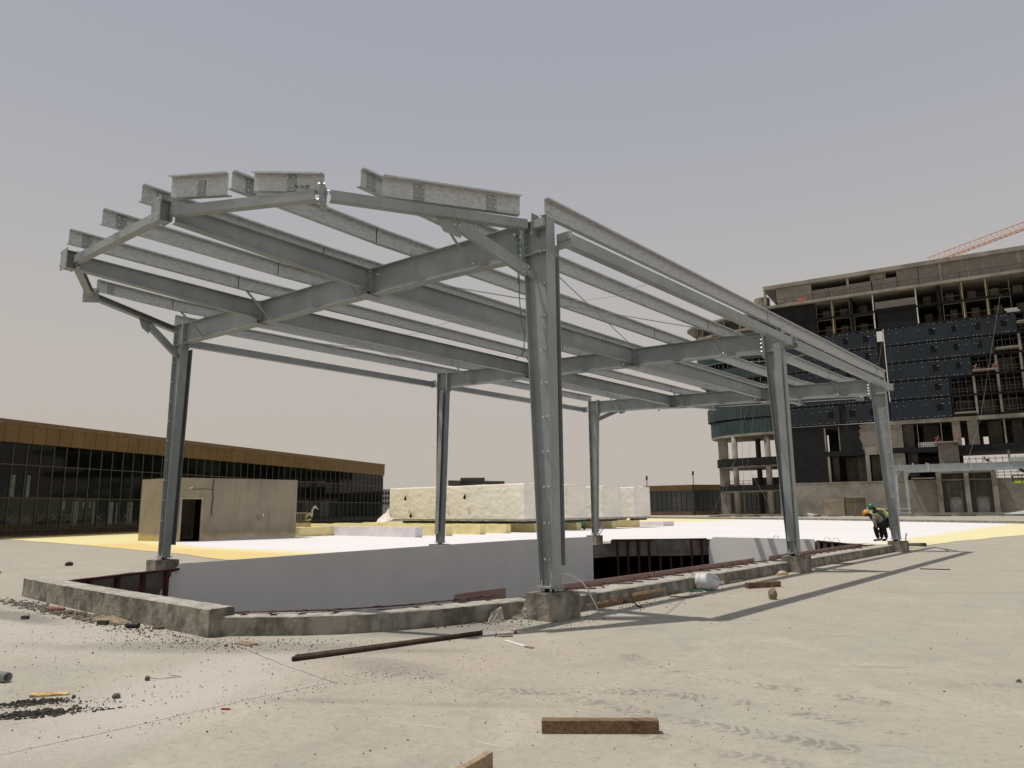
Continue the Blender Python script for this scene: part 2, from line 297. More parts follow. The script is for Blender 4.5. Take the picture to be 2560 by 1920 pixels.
# sprayed foam roofing
def foammat():
    m=bpy.data.materials.new('sprayed_foam_roofing'); m.use_nodes=True; t=NT(m); b=m.node_tree.nodes['Principled BSDF']
    v=t.coord(kind='World'); geo=t.n('ShaderNodeNewGeometry'); sx=t.n('ShaderNodeSeparateXYZ'); t.l(geo.outputs['Position'],sx.inputs[0]); X,Y=sx.outputs[0],sx.outputs[1]
    def hp(ax,ay,bx,by):  # distance to the left of a->b
        L=math.hypot(bx-ax,by-ay); ux,uy=(bx-ax)/L,(by-ay)/L
        return t.math('SUBTRACT',t.math('MULTIPLY',t.math('SUBTRACT',Y,ay),ux),t.math('MULTIPLY',t.math('SUBTRACT',X,ax),uy))
    ds=[hp(-40,7.2,-27,7.8), hp(-27,7.8,-13,5.3)]
    hole=t.math('MAXIMUM',t.math('SUBTRACT',-14.0,X),t.math('SUBTRACT',Y,25.6))      # beyond the shaft rim
    right=t.math('MAXIMUM',t.math('SUBTRACT',-2.2,X),t.math('SUBTRACT',-40.,Y))
    west=t.math('SUBTRACT',X,-35.5)
    d=t.math('MINIMUM',t.math('MINIMUM',ds[0],ds[1]),t.math('MINIMUM',t.math('MINIMUM',hole,right),west))
    nz=t.math('MULTIPLY',t.math('SUBTRACT',t.noise(v,.35,5,.6),.5),2.2); f=t.ramp(t.math('ADD',d,nz),-.5,.9)
    pt=t.noise(t.coord((.25,.9,1),(0,0,R(20)),kind='World'),.35,4,.5)
    wh=t.mix(t.ramp(pt,.45,.72),(.76,.73,.735),(.72,.69,.68)); ye=t.mix(t.ramp(d,-1.6,-.2),(.72,.55,.24),(.74,.67,.38)); ye=t.mix(t.ramp(X,-34.,-37.),ye,(.74,.66,.34))
    ye=t.mix(t.ramp(Y,20.,32.),ye,(.74,.68,.40))
    st=t.noise(t.coord((.3,2.2,1),(0,0,R(-20)),kind='World'),1.2,5,.6); c=t.mix(f,ye,wh); c=t.mix(t.math('MULTIPLY',t.ramp(st,.55,.75),.25),c,(.60,.53,.52))
    t.l(c,b.inputs['Base Color']); b.inputs['Roughness'].default_value=.85; b.inputs['Specular IOR Level'].default_value=.2
    bn=t.n('ShaderNodeBump'); bn.inputs['Strength'].default_value=.3; bn.inputs['Distance'].default_value=.03; t.l(t.noise(v,2.5,4,.6),bn.inputs['Height']); t.l(bn.outputs[0],b.inputs['Normal'])
    return m
foam=foammat()
def wiggly(pts,step,amp,seed):
    o=[]
    for i in range(len(pts)):
        a,b=Vector(pts[i]),Vector(pts[(i+1)%len(pts)]); n=max(1,int((b-a).length/step))
        if b.y>60 or a.y>60: n=max(1,n//6)
        for k in range(n):
            p=a.lerp(b,k/n); q=Vector((p.x*.35+seed,p.y*.35,0)); o.append((p.x+noise.noise(q)*amp+noise.noise(q*5)*amp*.3,p.y+noise.noise(q+Vector((9,9,0)))*amp+noise.noise(q*5+Vector((9,9,0)))*amp*.3))
    return o
fo=[(-54.2,6.4),(-42,5.9),(-34,5.6),(-22,4.7),(-17.2,4.0),(-15.4,6.5),(-15.0,12),(-14.2,19.2),(-13.8,22.2),(-12.4,23.2),(-11.6,24.0),(-10.3,25.6),(-4.0,25.6),(-1.2,23.2),(-.4,24.2),(.2,31),(1.5,40),(3.2,58),(3.4,66),(-6.3,77.3),(-27,87.3),(-47.9,96.6),(-92,116),(-76,58)]
fs=sheet_with_hole(wiggly(fo,.5,.22,3),None,.012); struct('foam_roofing',fs,foam)
# pale kerb step and terrace between the foam and the tower
te=MB(); 
for (a,b) in (((3.4,66.6),(-27,87.9)),((-27,87.9),(-92,117.))): 
    a,b=Vector((*a,0)),Vector((*b,0)); te.ext([(-.5,0),(.5,0),(.5,.22),(-.5,.22)],a,b)
solid('terrace_kerb',te,conc,'long low concrete kerb between the white foam roof and the dark tower','kerb')
# ------------------------------------------------------------------ shaft: walls, linings and studs
def shaft():
    s=thing('concrete_shaft',(-6.7,10,-5.5),'deep dark concrete shaft opening under the steel canopy','roof opening')
    ring=MB(); n=len(HOLE)
    for i in range(n):
        a,b=HOLE[i],HOLE[(i+1)%n]; d=Vector((b[0]-a[0],b[1]-a[1],0)).normalized(); nr=Vector((-d.y,d.x,0))
        if nr.dot(Vector((-6.7-a[0],10-a[1],0)))>0: nr=-nr
        A=Vector((*a,0)); B=Vector((*b,0)); o=nr*.28
        dz=-2.6 if 7<=i<=10 else -.62
        ring.add([A+Vector((0,0,dz)),B+Vector((0,0,dz)),B+Vector((0,0,-.004)),A+Vector((0,0,-.004)),A+o+Vector((0,0,dz)),B+o+Vector((0,0,dz))],[(0,1,2,3),(0,1,5,4)])
    for i in (1,2,3,4,5,7,8,9):
        a,b=HOLE[i],HOLE[(i+1)%n]; d=Vector((b[0]-a[0],b[1]-a[1],0)).normalized(); nr=Vector((-d.y,d.x,0))
        if nr.dot(Vector((-6.7-a[0],10-a[1],0)))>0: nr=-nr
        A=Vector((*a,-.003))-d*.04; B=Vector((*b,-.003))+d*.04; ring.loft([A,B,B+nr*.10,A+nr*.10],[v+Vector((0,0,.125+.004*i)) for v in (A,B,B+nr*.10,A+nr*.10)])
    obj('ring_beam',ring,M('shaft_concrete',(.20,.185,.155),.95,0,.3,1.2,bump=.3,bscale=14,fine=.12,streak=.4),s)
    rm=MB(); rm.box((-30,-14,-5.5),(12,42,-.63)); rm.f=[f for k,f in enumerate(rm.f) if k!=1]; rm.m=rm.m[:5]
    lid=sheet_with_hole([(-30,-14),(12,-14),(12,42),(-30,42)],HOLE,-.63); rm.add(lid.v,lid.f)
    obj('lower_room',rm,M('basement_painted_shade',(.03,.027,.024),.95,0,.3,.5,bump=0,fine=0),s)  # near-black colour stands in for the shade of a deep room
    dbc=M('shaded_basement_concrete',(.07,.062,.05),.95)  # concrete darkened too, basement shade painted into it
    for x,y in ((-18,30),(-8,31),(2,30),(-20,20),(-20,10)): pm=MB(); pm.box((x-.3,y-.3,-5.5),(x+.3,y+.3,-1.1)); obj('basement_column',pm,dbc,s)
    return s
shaft()
def lining(name,pts,label,mat,thick=.03,zs=None):
    # board lining: polygon in its own vertical plane (plan line a->b; poly of (s,z))
    a,b,poly=pts; a=Vector((*a,0)); b=Vector((*b,0)); d=(b-a).normalized(); nr=Vector((-d.y,d.x,0))*thick
    mb=MB(); P=[a+d*s+Vector((0,0,z)) for s,z in poly]; mb.loft(P,[p+nr for p in P]); return solid(name,mb,mat,label,'lining board')
lining('lining_board',((-12.68,0.0),(-12.68,19.45),[(-.40,-.62),(.16,.20),(.25,.29),(4.0,.33),(8.5,.37),(14,.40),(19.3,.36),(19.3,-4.2),(-.42,-4.2)]),'long smooth grey board lining on the shaded far side of the shaft',board)
lining('lining_board',((-9.42,24.25),(-4.35,24.25),[(0.05,-.3),(.12,.05),(.28,.21),(.40,.24),(5.05,.22),(5.05,-3.9),(0,-3.9)]),'sunlit white board lining with slanting shadow stripes across it',board)
def studwall(a,b,n,label,z0=-3.4,z1=.18,grp=None,rail=True,skip=()):
    A=Vector((*a,0)); B=Vector((*b,0)); d=(B-A).normalized(); nr=Vector((-d.y,d.x,0)); 
    if nr.dot(Vector((-6.7,10,0))-A)<0: nr=-nr
    t=thing('stud_frame',(A+B)/2+Vector((0,0,z0)),label,'stud frame')
    rl=MB(); P0=A+nr*.06+Vector((0,0,z1)); P1=B+nr*.06+Vector((0,0,z1)); rl.ext([(-.06,-.055),(.06,-.055),(.06,.0),(-.06,.0)],P0,P1); obj('top_channel',rough(rl,.4,.008,5),red,t)
    for k in range(n):
        p=A.lerp(B,(k+.5)/n)+nr*.07; lean=d*random.uniform(-.04,.04); s_=MB(); h=random.uniform(-.05,.05)
        s_.ext([(-.05,-.05),(.05,-.05),(.05,-.04),(-.04,-.04),(-.04,.04),(.05,.04),(.05,.05),(-.05,.05)],p+Vector((0,0,z0+h))+lean,p+Vector((0,0,z1-.05)),up=nr); obj('stud',s_,red,t)
    return t
studwall((-12.75,.15),(-11.3,-2.8),4,'red steel studs and rim channel at the near left corner of the shaft')
studwall((-11.3,-2.8),(-10.2,-3.76),2,'short red stud frame behind the left end of the front kerb wall')
studwall((-12.75,21.0),(-11.7,22.1),3,'dark red studs at the far end of the long grey lining')
studwall((-11.7,22.1),(-9.5,24.3),6,'tall red studs over the black void left of the sunlit lining')
studwall((-4.2,24.3),(-1.0,20.6),7,'red stud frame under the two bending workers')
# short hung cables and stubs at the far rim
for i,(x,y,l) in enumerate(((-3.3,23.1,'thin white cable loop on the shaft rim nearest the crouching worker'),(-3.9,23.9,'coil of pale cable lying on the far rim left of the workers'),(-6.3,24.4,'short black cable end standing up from the far rim'))):
    mb=MB(); p=Vector((x,y,.12)); pts=[p+Vector((0,0,-.7)) if i<2 else p,p+Vector((.03,0,.05)),p+Vector((.12,.02,.22)),p+Vector((.25,.05,.20)),p+Vector((.33,.08,0.)),p+Vector((.35,.09,-.5 if i<2 else 0))]
    mb.tube(pts,.012,6); solid('cable',mb,white if i<2 else black,l,'cable')
# ------------------------------------------------------------------ kerbs round the shaft
kmat=M('kerb_concrete',(.29,.272,.225),.93,0,.30,3.2,col2=(.125,.115,.095),bump=.8,bscale=48,fine=.16,streak=.55,spec=.15)
def kerb(path,w,h,label,seed,amp=.008,split=None,zt=None,mat=None):
    # path = outer bottom line, wall thickness to the left of it
    mb=MB(); P=[Vector((*p,0)) for p in path]; N=[]
    for i,p in enumerate(P):
        d=(P[min(i+1,len(P)-1)]-P[max(i-1,0)]).normalized(); N.append(Vector((-d.y,d.x,0)))
    rings=[[p,p+n_*.012+Vector((0,0,h-.015)),p+n_*.03+Vector((0,0,h)),p+n_*(w-.02)+Vector((0,0,h)),p+n_*w+Vector((0,0,h-.02)),p+n_*w+Vector((0,0,-.05))] for p,n_ in zip(P,N)]
    o=[v for g in rings for v in g]; fs=[]
    for i in range(len(P)-1):
        for k in range(6): fs.append((i*6+k,i*6+(k+1)%6,(i+1)*6+(k+1)%6,(i+1)*6+k))
    fs+=[(0,1,2,3,4,5),tuple((len(P)-1)*6+k for k in range(6))]
    mb.add(o,fs); r=rough(mb,.06,amp,11,seed,zmin=0)
    # rough broken top uses the second material
    r.m=[0]*len(r.f)
    for i,f in enumerate(r.f):
        if min(r.v[k].z for k in f)>h-.035: r.m[i]=1
    return solid('concrete_kerb',r,[mat or kmat,concl],label,'kerb','kerbs round the shaft')
kerb([(-10.35,-4.0),(-9.0,-4.05),(-6.0,-4.08),(-4.2,-4.07),(-2.62,-4.06)],.36,.36,'tall chipped front kerb wall ending beside the arc of red clips',3,.010)
kerb([(-2.62,-3.90),(-2.26,-3.60),(-1.85,-3.25),(-1.52,-2.88),(-1.20,-2.37),(-.9,-1.6),(-.66,-.72),(-.46,-.05)],.40,.25,'low curved kerb running from the tall front wall to the near pedestal',5,.010)
kerb([(-.20,.30),(-.20,3.6),(-.20,6.7),(-.20,9.84)],.72,.25,'straight kerb between the nearest and the middle pedestal',8,.007)
kerb([(-.20,10.37),(-.20,15.2),(-.20,19.94)],.72,.25,'straight kerb between the middle pedestal and the far one by the workers',11,.006)
# red clips along kerb tops
def clips():
    t=thing('clip_strip',(-1.6,-2.6,.25),'thin red steel strip with flat tabs on the curved kerb','steel strip')
    path=[Vector(p) for p in ((-2.75,-3.66,.26),(-2.25,-3.25,.27),(-1.75,-2.6,.27),(-1.35,-1.7,.27),(-1.2,-1.1,.28),(-1.1,-.2,.28))]
    mb=MB()
    for a,b in zip(path[:-1],path[1:]): mb.ext([(-.03,0),(.03,0),(.03,.012),(-.03,.012)],a,b)
    obj('strip',mb,red,t)
    for i in range(9):
        k=(i+.5)/9*(len(path)-1); a=path[int(k)].lerp(path[int(k)+1],k-int(k)); d=(path[int(k)+1]-path[int(k)]).normalized(); n_=Vector((d.y,-d.x,0)); q=MB()
        q.ext([(-.045,0),(.045,0),(.045,.012),(-.045,.012)],a+Vector((0,0,.012)),a+n_*random.uniform(.15,.24)+d*random.uniform(-.12,.12)+Vector((0,0,.016))); obj('tab',q,red,t)
    t=thing('clip_strip',(-.8,10,.25),'long red steel strip with bent bars on the straight kerb','steel strip')
    mb=MB(); mb.ext([(-.02,0),(.02,0),(.02,.012),(-.02,.012)],(-.78,.6,.26),(-.78,19.6,.26)); obj('strip',mb,red,t)
    for i in range(34):
        y=.9+i*.55; 
        if 9.5<y<10.7: continue
        q=MB(); dx=random.uniform(.25,.42); q.tube([(-.92,y,.27),(-.6,y+random.uniform(-.1,.15),.275),(-.92+dx+.1,y+random.uniform(-.05,.3),.268)],.012,5); obj('tab',q,red,t)
clips()
# pink edge boards
def edgeboard(y0,y1,label,x=-1.0,z0=.05,z1=.33,slant=0.):
    mb=MB(); mb.loft([(x,y0+slant,z0),(x+.02,y0+slant,z0),(x+.02,y0,z1),(x,y0,z1)][:4],[(x,y1,z0),(x+.02,y1,z0),(x+.02,y1,z1),(x,y1,z1)])
    return solid('edge_board',mb,pink,label,'edge board','pink edge boards along the shaft')
edgeboard(-.75,.42,'short pink edge board left of the near pedestal',-1.42,.06,.33,-.12)
for a,b,l in ((1.25,3.0,'slant ended pink edge board right of the near pedestal'),(3.01,4.55,'second pink edge board right of the near pedestal'),(4.60,7.2,'pink edge board behind the plastic jug, after the notch'),(7.21,9.6,'pink edge board ending behind the middle pedestal')):
    edgeboard(a,b,l,slant=-.45 if a<2 else 0)
edgeboard(10.6,14.2,'pink edge board just past the middle pedestal'); edgeboard(14.21,18.6,'farthest pink edge board below the workers')
# ------------------------------------------------------------------ pedestals
S=10.105; W=13.28
def rt(x): return 6.285-.0375*x
PL={(0,0):'nearest rough concrete pedestal with rubble at its left foot',(0,1):'middle concrete pedestal on the near row with a brown stain',(0,2):'far concrete pedestal next to the two workers',(1,0):'dark concrete pedestal at the left end of the shaft',(1,1):'low concrete pedestal behind the long grey lining',(1,2):'far left row pedestal with slanting steel bars on it'}
for (s_,i),lab in PL.items():
    y=i*S; mb=MB()
    if s_==0: x0,x1=(-.37,.19) if i else (-.36,.19)
    else: x0,x1=-W-.19,-W+.37
    a=.31 if i==0 else .275
    mb.box((x0,y-a,-.02),(x1,y+a,.385)); solid('concrete_pedestal',rough(mb,.05,.009 if (s_,i)==(0,0) else .005,12,i*3+s_),[kmat],lab,'pedestal','concrete pedestals under the columns')
mb=MB(); mb.add([(-.35,-.31,0),(-.35,-.28,.36),(-.43,-.34,.10),(-.58,-.44,0),(-.50,-.20,0),(-.38,-.16,.30)],[(0,2,1),(0,3,2),(2,3,4),(1,2,5),(2,4,5)]); mb=rough(mb,.03,.022,22,3); solid('mortar_spill',mb,concl,'broken mortar lumps clinging to the near pedestal','rubble')
# ------------------------------------------------------------------ the steel canopy
cn=thing('steel_canopy',(-6.64,10.1,.4),'large grey open steel canopy frame of six columns over the shaft','canopy')
def bolts(mb,c,axis,du,dv,n_u,n_v,r=.012,h=.02,mi=1):
    r*=1.35
    axis=Vector(axis).normalized(); a=Vector((0,0,1)) if abs(axis.z)<.9 else Vector((1,0,0)); u=axis.cross(a).normalized(); v=u.cross(axis)
    for i in range(n_u):
        for j in range(n_v):
            p=Vector(c)+u*du*(i-(n_u-1)/2)+v*dv*(j-(n_v-1)/2); mb.tube([p,p+axis*h],r,6,mi)
def column(side,i):
    # side 0: row A (x=0), side 1: row B (x=-W); outer flange outside, web in the frame plane, tapered
    y=i*S; sg=1 if side==0 else -1; X0=0 if side==0 else -W; b=.215; zt=rt(X0)+.0; z0=.475
    def I_at(z,d):  # ring of an I section: web along x
        xo=X0; xi=X0-sg*d; tf=.014*sg; w2=b/2; tw=.005
        return [Vector((x,y+yy,z)) for x,yy in ((xo,-w2),(xo,w2),(xo-tf,w2),(xo-tf,tw),(xi+tf,tw),(xi+tf,w2),(xi,w2),(xi,-w2),(xi+tf,-w2),(xi+tf,-tw),(xo-tf,-tw),(xo-tf,-w2))]
    mb=MB(); mb.loft(I_at(z0,.262),I_at(5.72 if side==0 else 6.2,.495)); z1=5.72 if side==0 else 6.2
    # knee zone
    mb.loft(I_at(z1+.002,.497),I_at(zt,.50))
    xi=X0-sg*.497
    mb.box((min(X0,xi),y-b/2+.004,zt+.001),(max(X0,xi),y+b/2-.004,zt+.014))                         # cap plate
    mb.box((min(X0-sg*.014,xi+sg*.014),y-b/2+.002,z1),(max(X0-sg*.014,xi+sg*.014),y-.006,z1+.012)); mb.box((min(X0-sg*.014,xi+sg*.014),y+.006,z1),(max(X0-sg*.014,xi+sg*.014),y+b/2-.002,z1+.012))
    # studs on the web
    k=0
    for j in range(10):
        z=.86+j*.54
        for xx in ((-.055,-.145) if (side==0) else (.055,)):
            if z<zt-.25:
                mb.tube([(X0+xx,y-.006,z),(X0+xx,y-.115,z+.004)],.010,6,1); mb.tube([(X0+xx,y-.085,z+.004),(X0+xx,y-.105,z+.004)],.021,6,1)
    o=obj('column',mb,[paint,bolt],cn)
    bp=MB(); xa,xb=sorted((X0+sg*.02,X0-sg*.29)); bp.box((xa,y-.15,.445),(xb,y+.15,.472)); bp.tube([((xa+xb)/2,y,.375),((xa+xb)/2,y,.44)],.09,8,2)
    for ax in (-.085,.085):
        for ay in (-.1,0,.1):
            q=((xa+xb)/2+ax,y+ay); bp.tube([(*q,.37),(*q,.56)],.011,6,1); bp.tube([(*q,.473),(*q,.495)],.02,6,1); bp.tube([(*q,.41),(*q,.43)],.022,6,1)
    obj('base_plate',bp,[paint,bolt,darkm],o)
    # guide channel on the bay-1 side
    if i<2:
        g=MB(); yy=1 if i==0 else -1
        xf=(lambda z:X0-.012) if side==0 else (lambda z:X0+.262+(z-.475)/5.7*.233-.012)
        top=5.9 if side==0 else 6.1
        def ring(z):
            x=xf(z); y1=y+yy*(b/2+.002); y2=y1+yy*.125; t_=.008*yy; d=.19
            return [Vector((a,c,z)) for a,c in ((x,y1),(x,y1+t_),(x-d+.01,y1+t_),(x-d+.01,y2-t_),(x,y2-t_),(x,y2),(x-d,y2),(x-d,y1))]
        g.loft(ring(.76),ring(top)); obj('guide_channel',g,paint,o)
    # moment end plate with bolt rows
    ep=MB(); xe=X0-sg*.505; xa,xb=sorted((xe,xe-sg*.045)); ep.box((xa,y-b/2-.004,z1-.14 if side==0 else z1-.12),(xb,y+b/2+.004,zt+.05))
    for zz in [z1-.06+.11*q for q in range(7)]:
        for ay in (-.065,.065):
            if zz<zt: ep.tube([(xe+sg*.05,y+ay,zz),(xe-sg*.095,y+ay,zz)],.012,6,1)
    obj('end_plate',ep,[paint,bolt],o)
    return o
for i in range(3):
    column(0,i); column(1,i)
def rafter(i):
    y=i*S; b=.20; mb=MB(); tf=.014
    st=[(-.555,.60),(-1.35,.575),(-2.3,.56),(-6.6,.55),(-12.1,.55),(-W+.555,.575)]
    def ring(x,h):
        zt=rt(x); zb=zt-h; w2=b/2; tw=.005
        return [Vector((x,y+a,z)) for a,z in ((-w2,zb),(w2,zb),(w2,zb+tf),(tw,zb+tf),(tw,zt-tf),(w2,zt-tf),(w2,zt),(-w2,zt),(-w2,zt-tf),(-tw,zt-tf),(-tw,zb+tf),(-w2,zb+tf))]
    for a,c in zip(st[:-1],st[1:]): mb.loft(ring(*a),ring(*c),caps=False)
    mb.f+= []; 
    for xb_ in (-4.6,-8.8):
        for sgn in (-1,1):
            for dx in (-.075,.075): mb.box((xb_+dx-.006,min(sgn*.006,sgn*.096)+y,rt(xb_)-.53),(xb_+dx+.006,max(sgn*.006,sgn*.096)+y,rt(xb_)-.02))
    o=obj('rafter',mb,paint,cn)
    for x in PX:
        c=MB(); z=rt(x); up=.31
        c.box((x-.006,y-.085,z+.0),(x+.002,y+.085,z+up-.02)); c.loft([(x-.004,y-.004,z+.001),(x-.004,y+.004,z+.001),(x-.004,y+.004,z+.2),(x-.004,y-.004,z+.2)],[(x-.10,y-.004,z+.001),(x-.10,y+.004,z+.001),(x-.02,y+.004,z+.2),(x-.02,y-.004,z+.2)])
        bolts(c,(x+.008,y,z+.17),(1,0,0),.10,.15,2,2,.011,.03); obj('cleat',c,[paint,bolt],o)
    return o
PX=[-.02-1.652*k for k in range(9)]
rafs=[rafter(i) for i in range(3)]
# purlins: Z sections
PH=.27
def Zp(h=PH,f=.09,t=.004,l=.025): 
    return [(0,0),(t,0),(t,h-t),(f,h-t),(f,h-t-l),(f+t,h-t-l),(f+t,h),(0,h),(0,t),(-f,t),(-f,t+l),(-f-t,t+l),(-f-t,0)]
def purlin(x,y0,z0,y1,z1,name='purlin',seam=False,tip=None):
    mb=MB(); pr=[(a,b_) for a,b_ in Zp()]
    mb.loft([(x+a,y0,z0+b_) for a,b_ in pr],[(x+a,y1,z1+b_) for a,b_ in pr]); 
    for yy in (y0+.12,y1-.12):
        zz=z0+(z1-z0)*(yy-y0)/(y1-y0)
        for dz in (.06,.20): mb.tube([(x+.002,yy,zz+dz),(x+.02,yy,zz+dz)],.010,6,1)
    if seam: mb.box((x-.002,y1-.012,z1),(x+.010,y1+.001,z1+PH),2)
    return obj(name,mb,[galv,bolt,darkm],cn)
tipy={0:None,1:-2.55,2:-3.75,3:-4.42,4:-4.42,5:-4.42,6:None,7:-2.75,8:None}
for k,x in enumerate(PX):
    zb=rt(x)+.03; ty=tipy[k]
    if ty is not None:
        o_=purlin(x,ty,zb+.11,-.92,zb+.025,seam=True); purlin(x,-.919,zb+.022,S-.95,zb,seam=True)
        cc=MB(); yc=ty+.32 if k not in (1,) else ty+.2; zc=zb+.10; cc.box((x+.005,yc-.085,zc),(x+.012,yc+.085,zc+.25)); bolts(cc,(x+.012,yc,zc+.13),(1,0,0),.1,.15,2,2,.012,.02); obj('cleat',cc,[paint,bolt],o_)
        purlin(x,2*S+.9,zb+.02,2*S-ty-.3,zb+.11)
    else: purlin(x,-.13,zb,S-.95,zb,seam=True)
    purlin(x,S-.949,zb,2*S-.95,zb,seam=True); purlin(x,2*S-.949,zb,2*S+(.89 if ty is not None else .12),zb)
# longitudinal beams
def ibeam(x,y0,zt0,h0,y1,zt1,h1,b=.16,name='longitudinal_beam'):
    mb=MB(); pa=[(x+a,y0,zt0-h0/2+c) for a,c in I(h0,b)]; pb=[(x+a,y1,zt1-h1/2+c) for a,c in I(h1,b)]; mb.loft(pa,pb)
    return obj(name,mb,paint,cn)
for x in (-4.6,-8.8):
    z=rt(x)-.02; tipz=rt(x)+.085
    ibeam(x,-4.02,tipz,.30,-.108,z,.43,.17); ibeam(x,.108,z,.43,S-.108,z,.43,.17); ibeam(x,S+.108,z,.43,2*S-.108,z,.43,.17); ibeam(x,2*S+.108,z,.43,2*S+4.02,tipz-.02,.30,.17)
    for i in range(3):
        for sgn in (-1,1):
            ep=MB(); y=i*S+sgn*.1; ep.box((x-.10,min(y,y+sgn*.014),z-.46),(x+.10,max(y,y+sgn*.014),z+.03)); bolts(ep,(x,y+sgn*.014,z-.21),(0,sgn,0),.1,.11,2,4,.011,.03); obj('splice_plate',ep,[paint,bolt],cn)
        bp=MB(); bp.box((x-.12,i*S-.24,rt(x)-.575),(x+.12,i*S+.24,rt(x)-.561)); obj('splice_plate',bp,paint,cn)
# eave beams outside the columns
def Cp(h,f,t=.007,sg=1): return [(0,0),(sg*f,0),(sg*f,t),(sg*t,t),(sg*t,h-t),(sg*f,h-t),(sg*f,h),(0,h)]
for side in (0,1):
    X0=.13 if side==0 else -W-.29; zb=(5.80 if side==0 else 6.30)
    for i in range(2):
        mb=MB(); y0=i*S+.17; y1=(i+1)*S-.17
        pr=[(0,0),(.16,0),(.16,.012),(.012,.012),(.012,.188),(.16,.188),(.16,.20),(0,.20)]
        pr=[(0,0),(.15,0),(.15,.20),(.142,.20),(.142,.012),(0,.012)] if False else pr
        mb.loft([(X0+.16-a,y0,zb+c) for a,c in pr],[(X0+.16-a,y1,zb+c) for a,c in pr]); obj('eave_beam',mb,paint,cn)
    for i in range(3):
        mb=MB(); y=i*S; sg=1 if side==0 else -1; xo=0 if side==0 else -W
        for yy in [v_ for v_,ok in ((y-.16,i>0),(y+.155,i<2)) if ok]:
            xa,xb=sorted((xo+sg*.003,xo+sg*.31)); mb.box((xa,yy,zb-.03),(xb,yy+.01,zb+.25))
        ya=y+.112 if i==0 else y-.15; yb=y-.112 if i==2 else y+.15
        mb.box((min(xo+sg*.06,xo+sg*.30),ya,zb+.10),(max(xo+sg*.06,xo+sg*.30),yb,zb+.11)); bolts(mb,(xo+sg*.2,yb+.016 if i<2 else ya-.016,zb+.1),(0,1 if i<2 else -1,0),.1,.1,2,2,.01,.02)
        obj('eave_bracket',mb,[paint,bolt],cn)
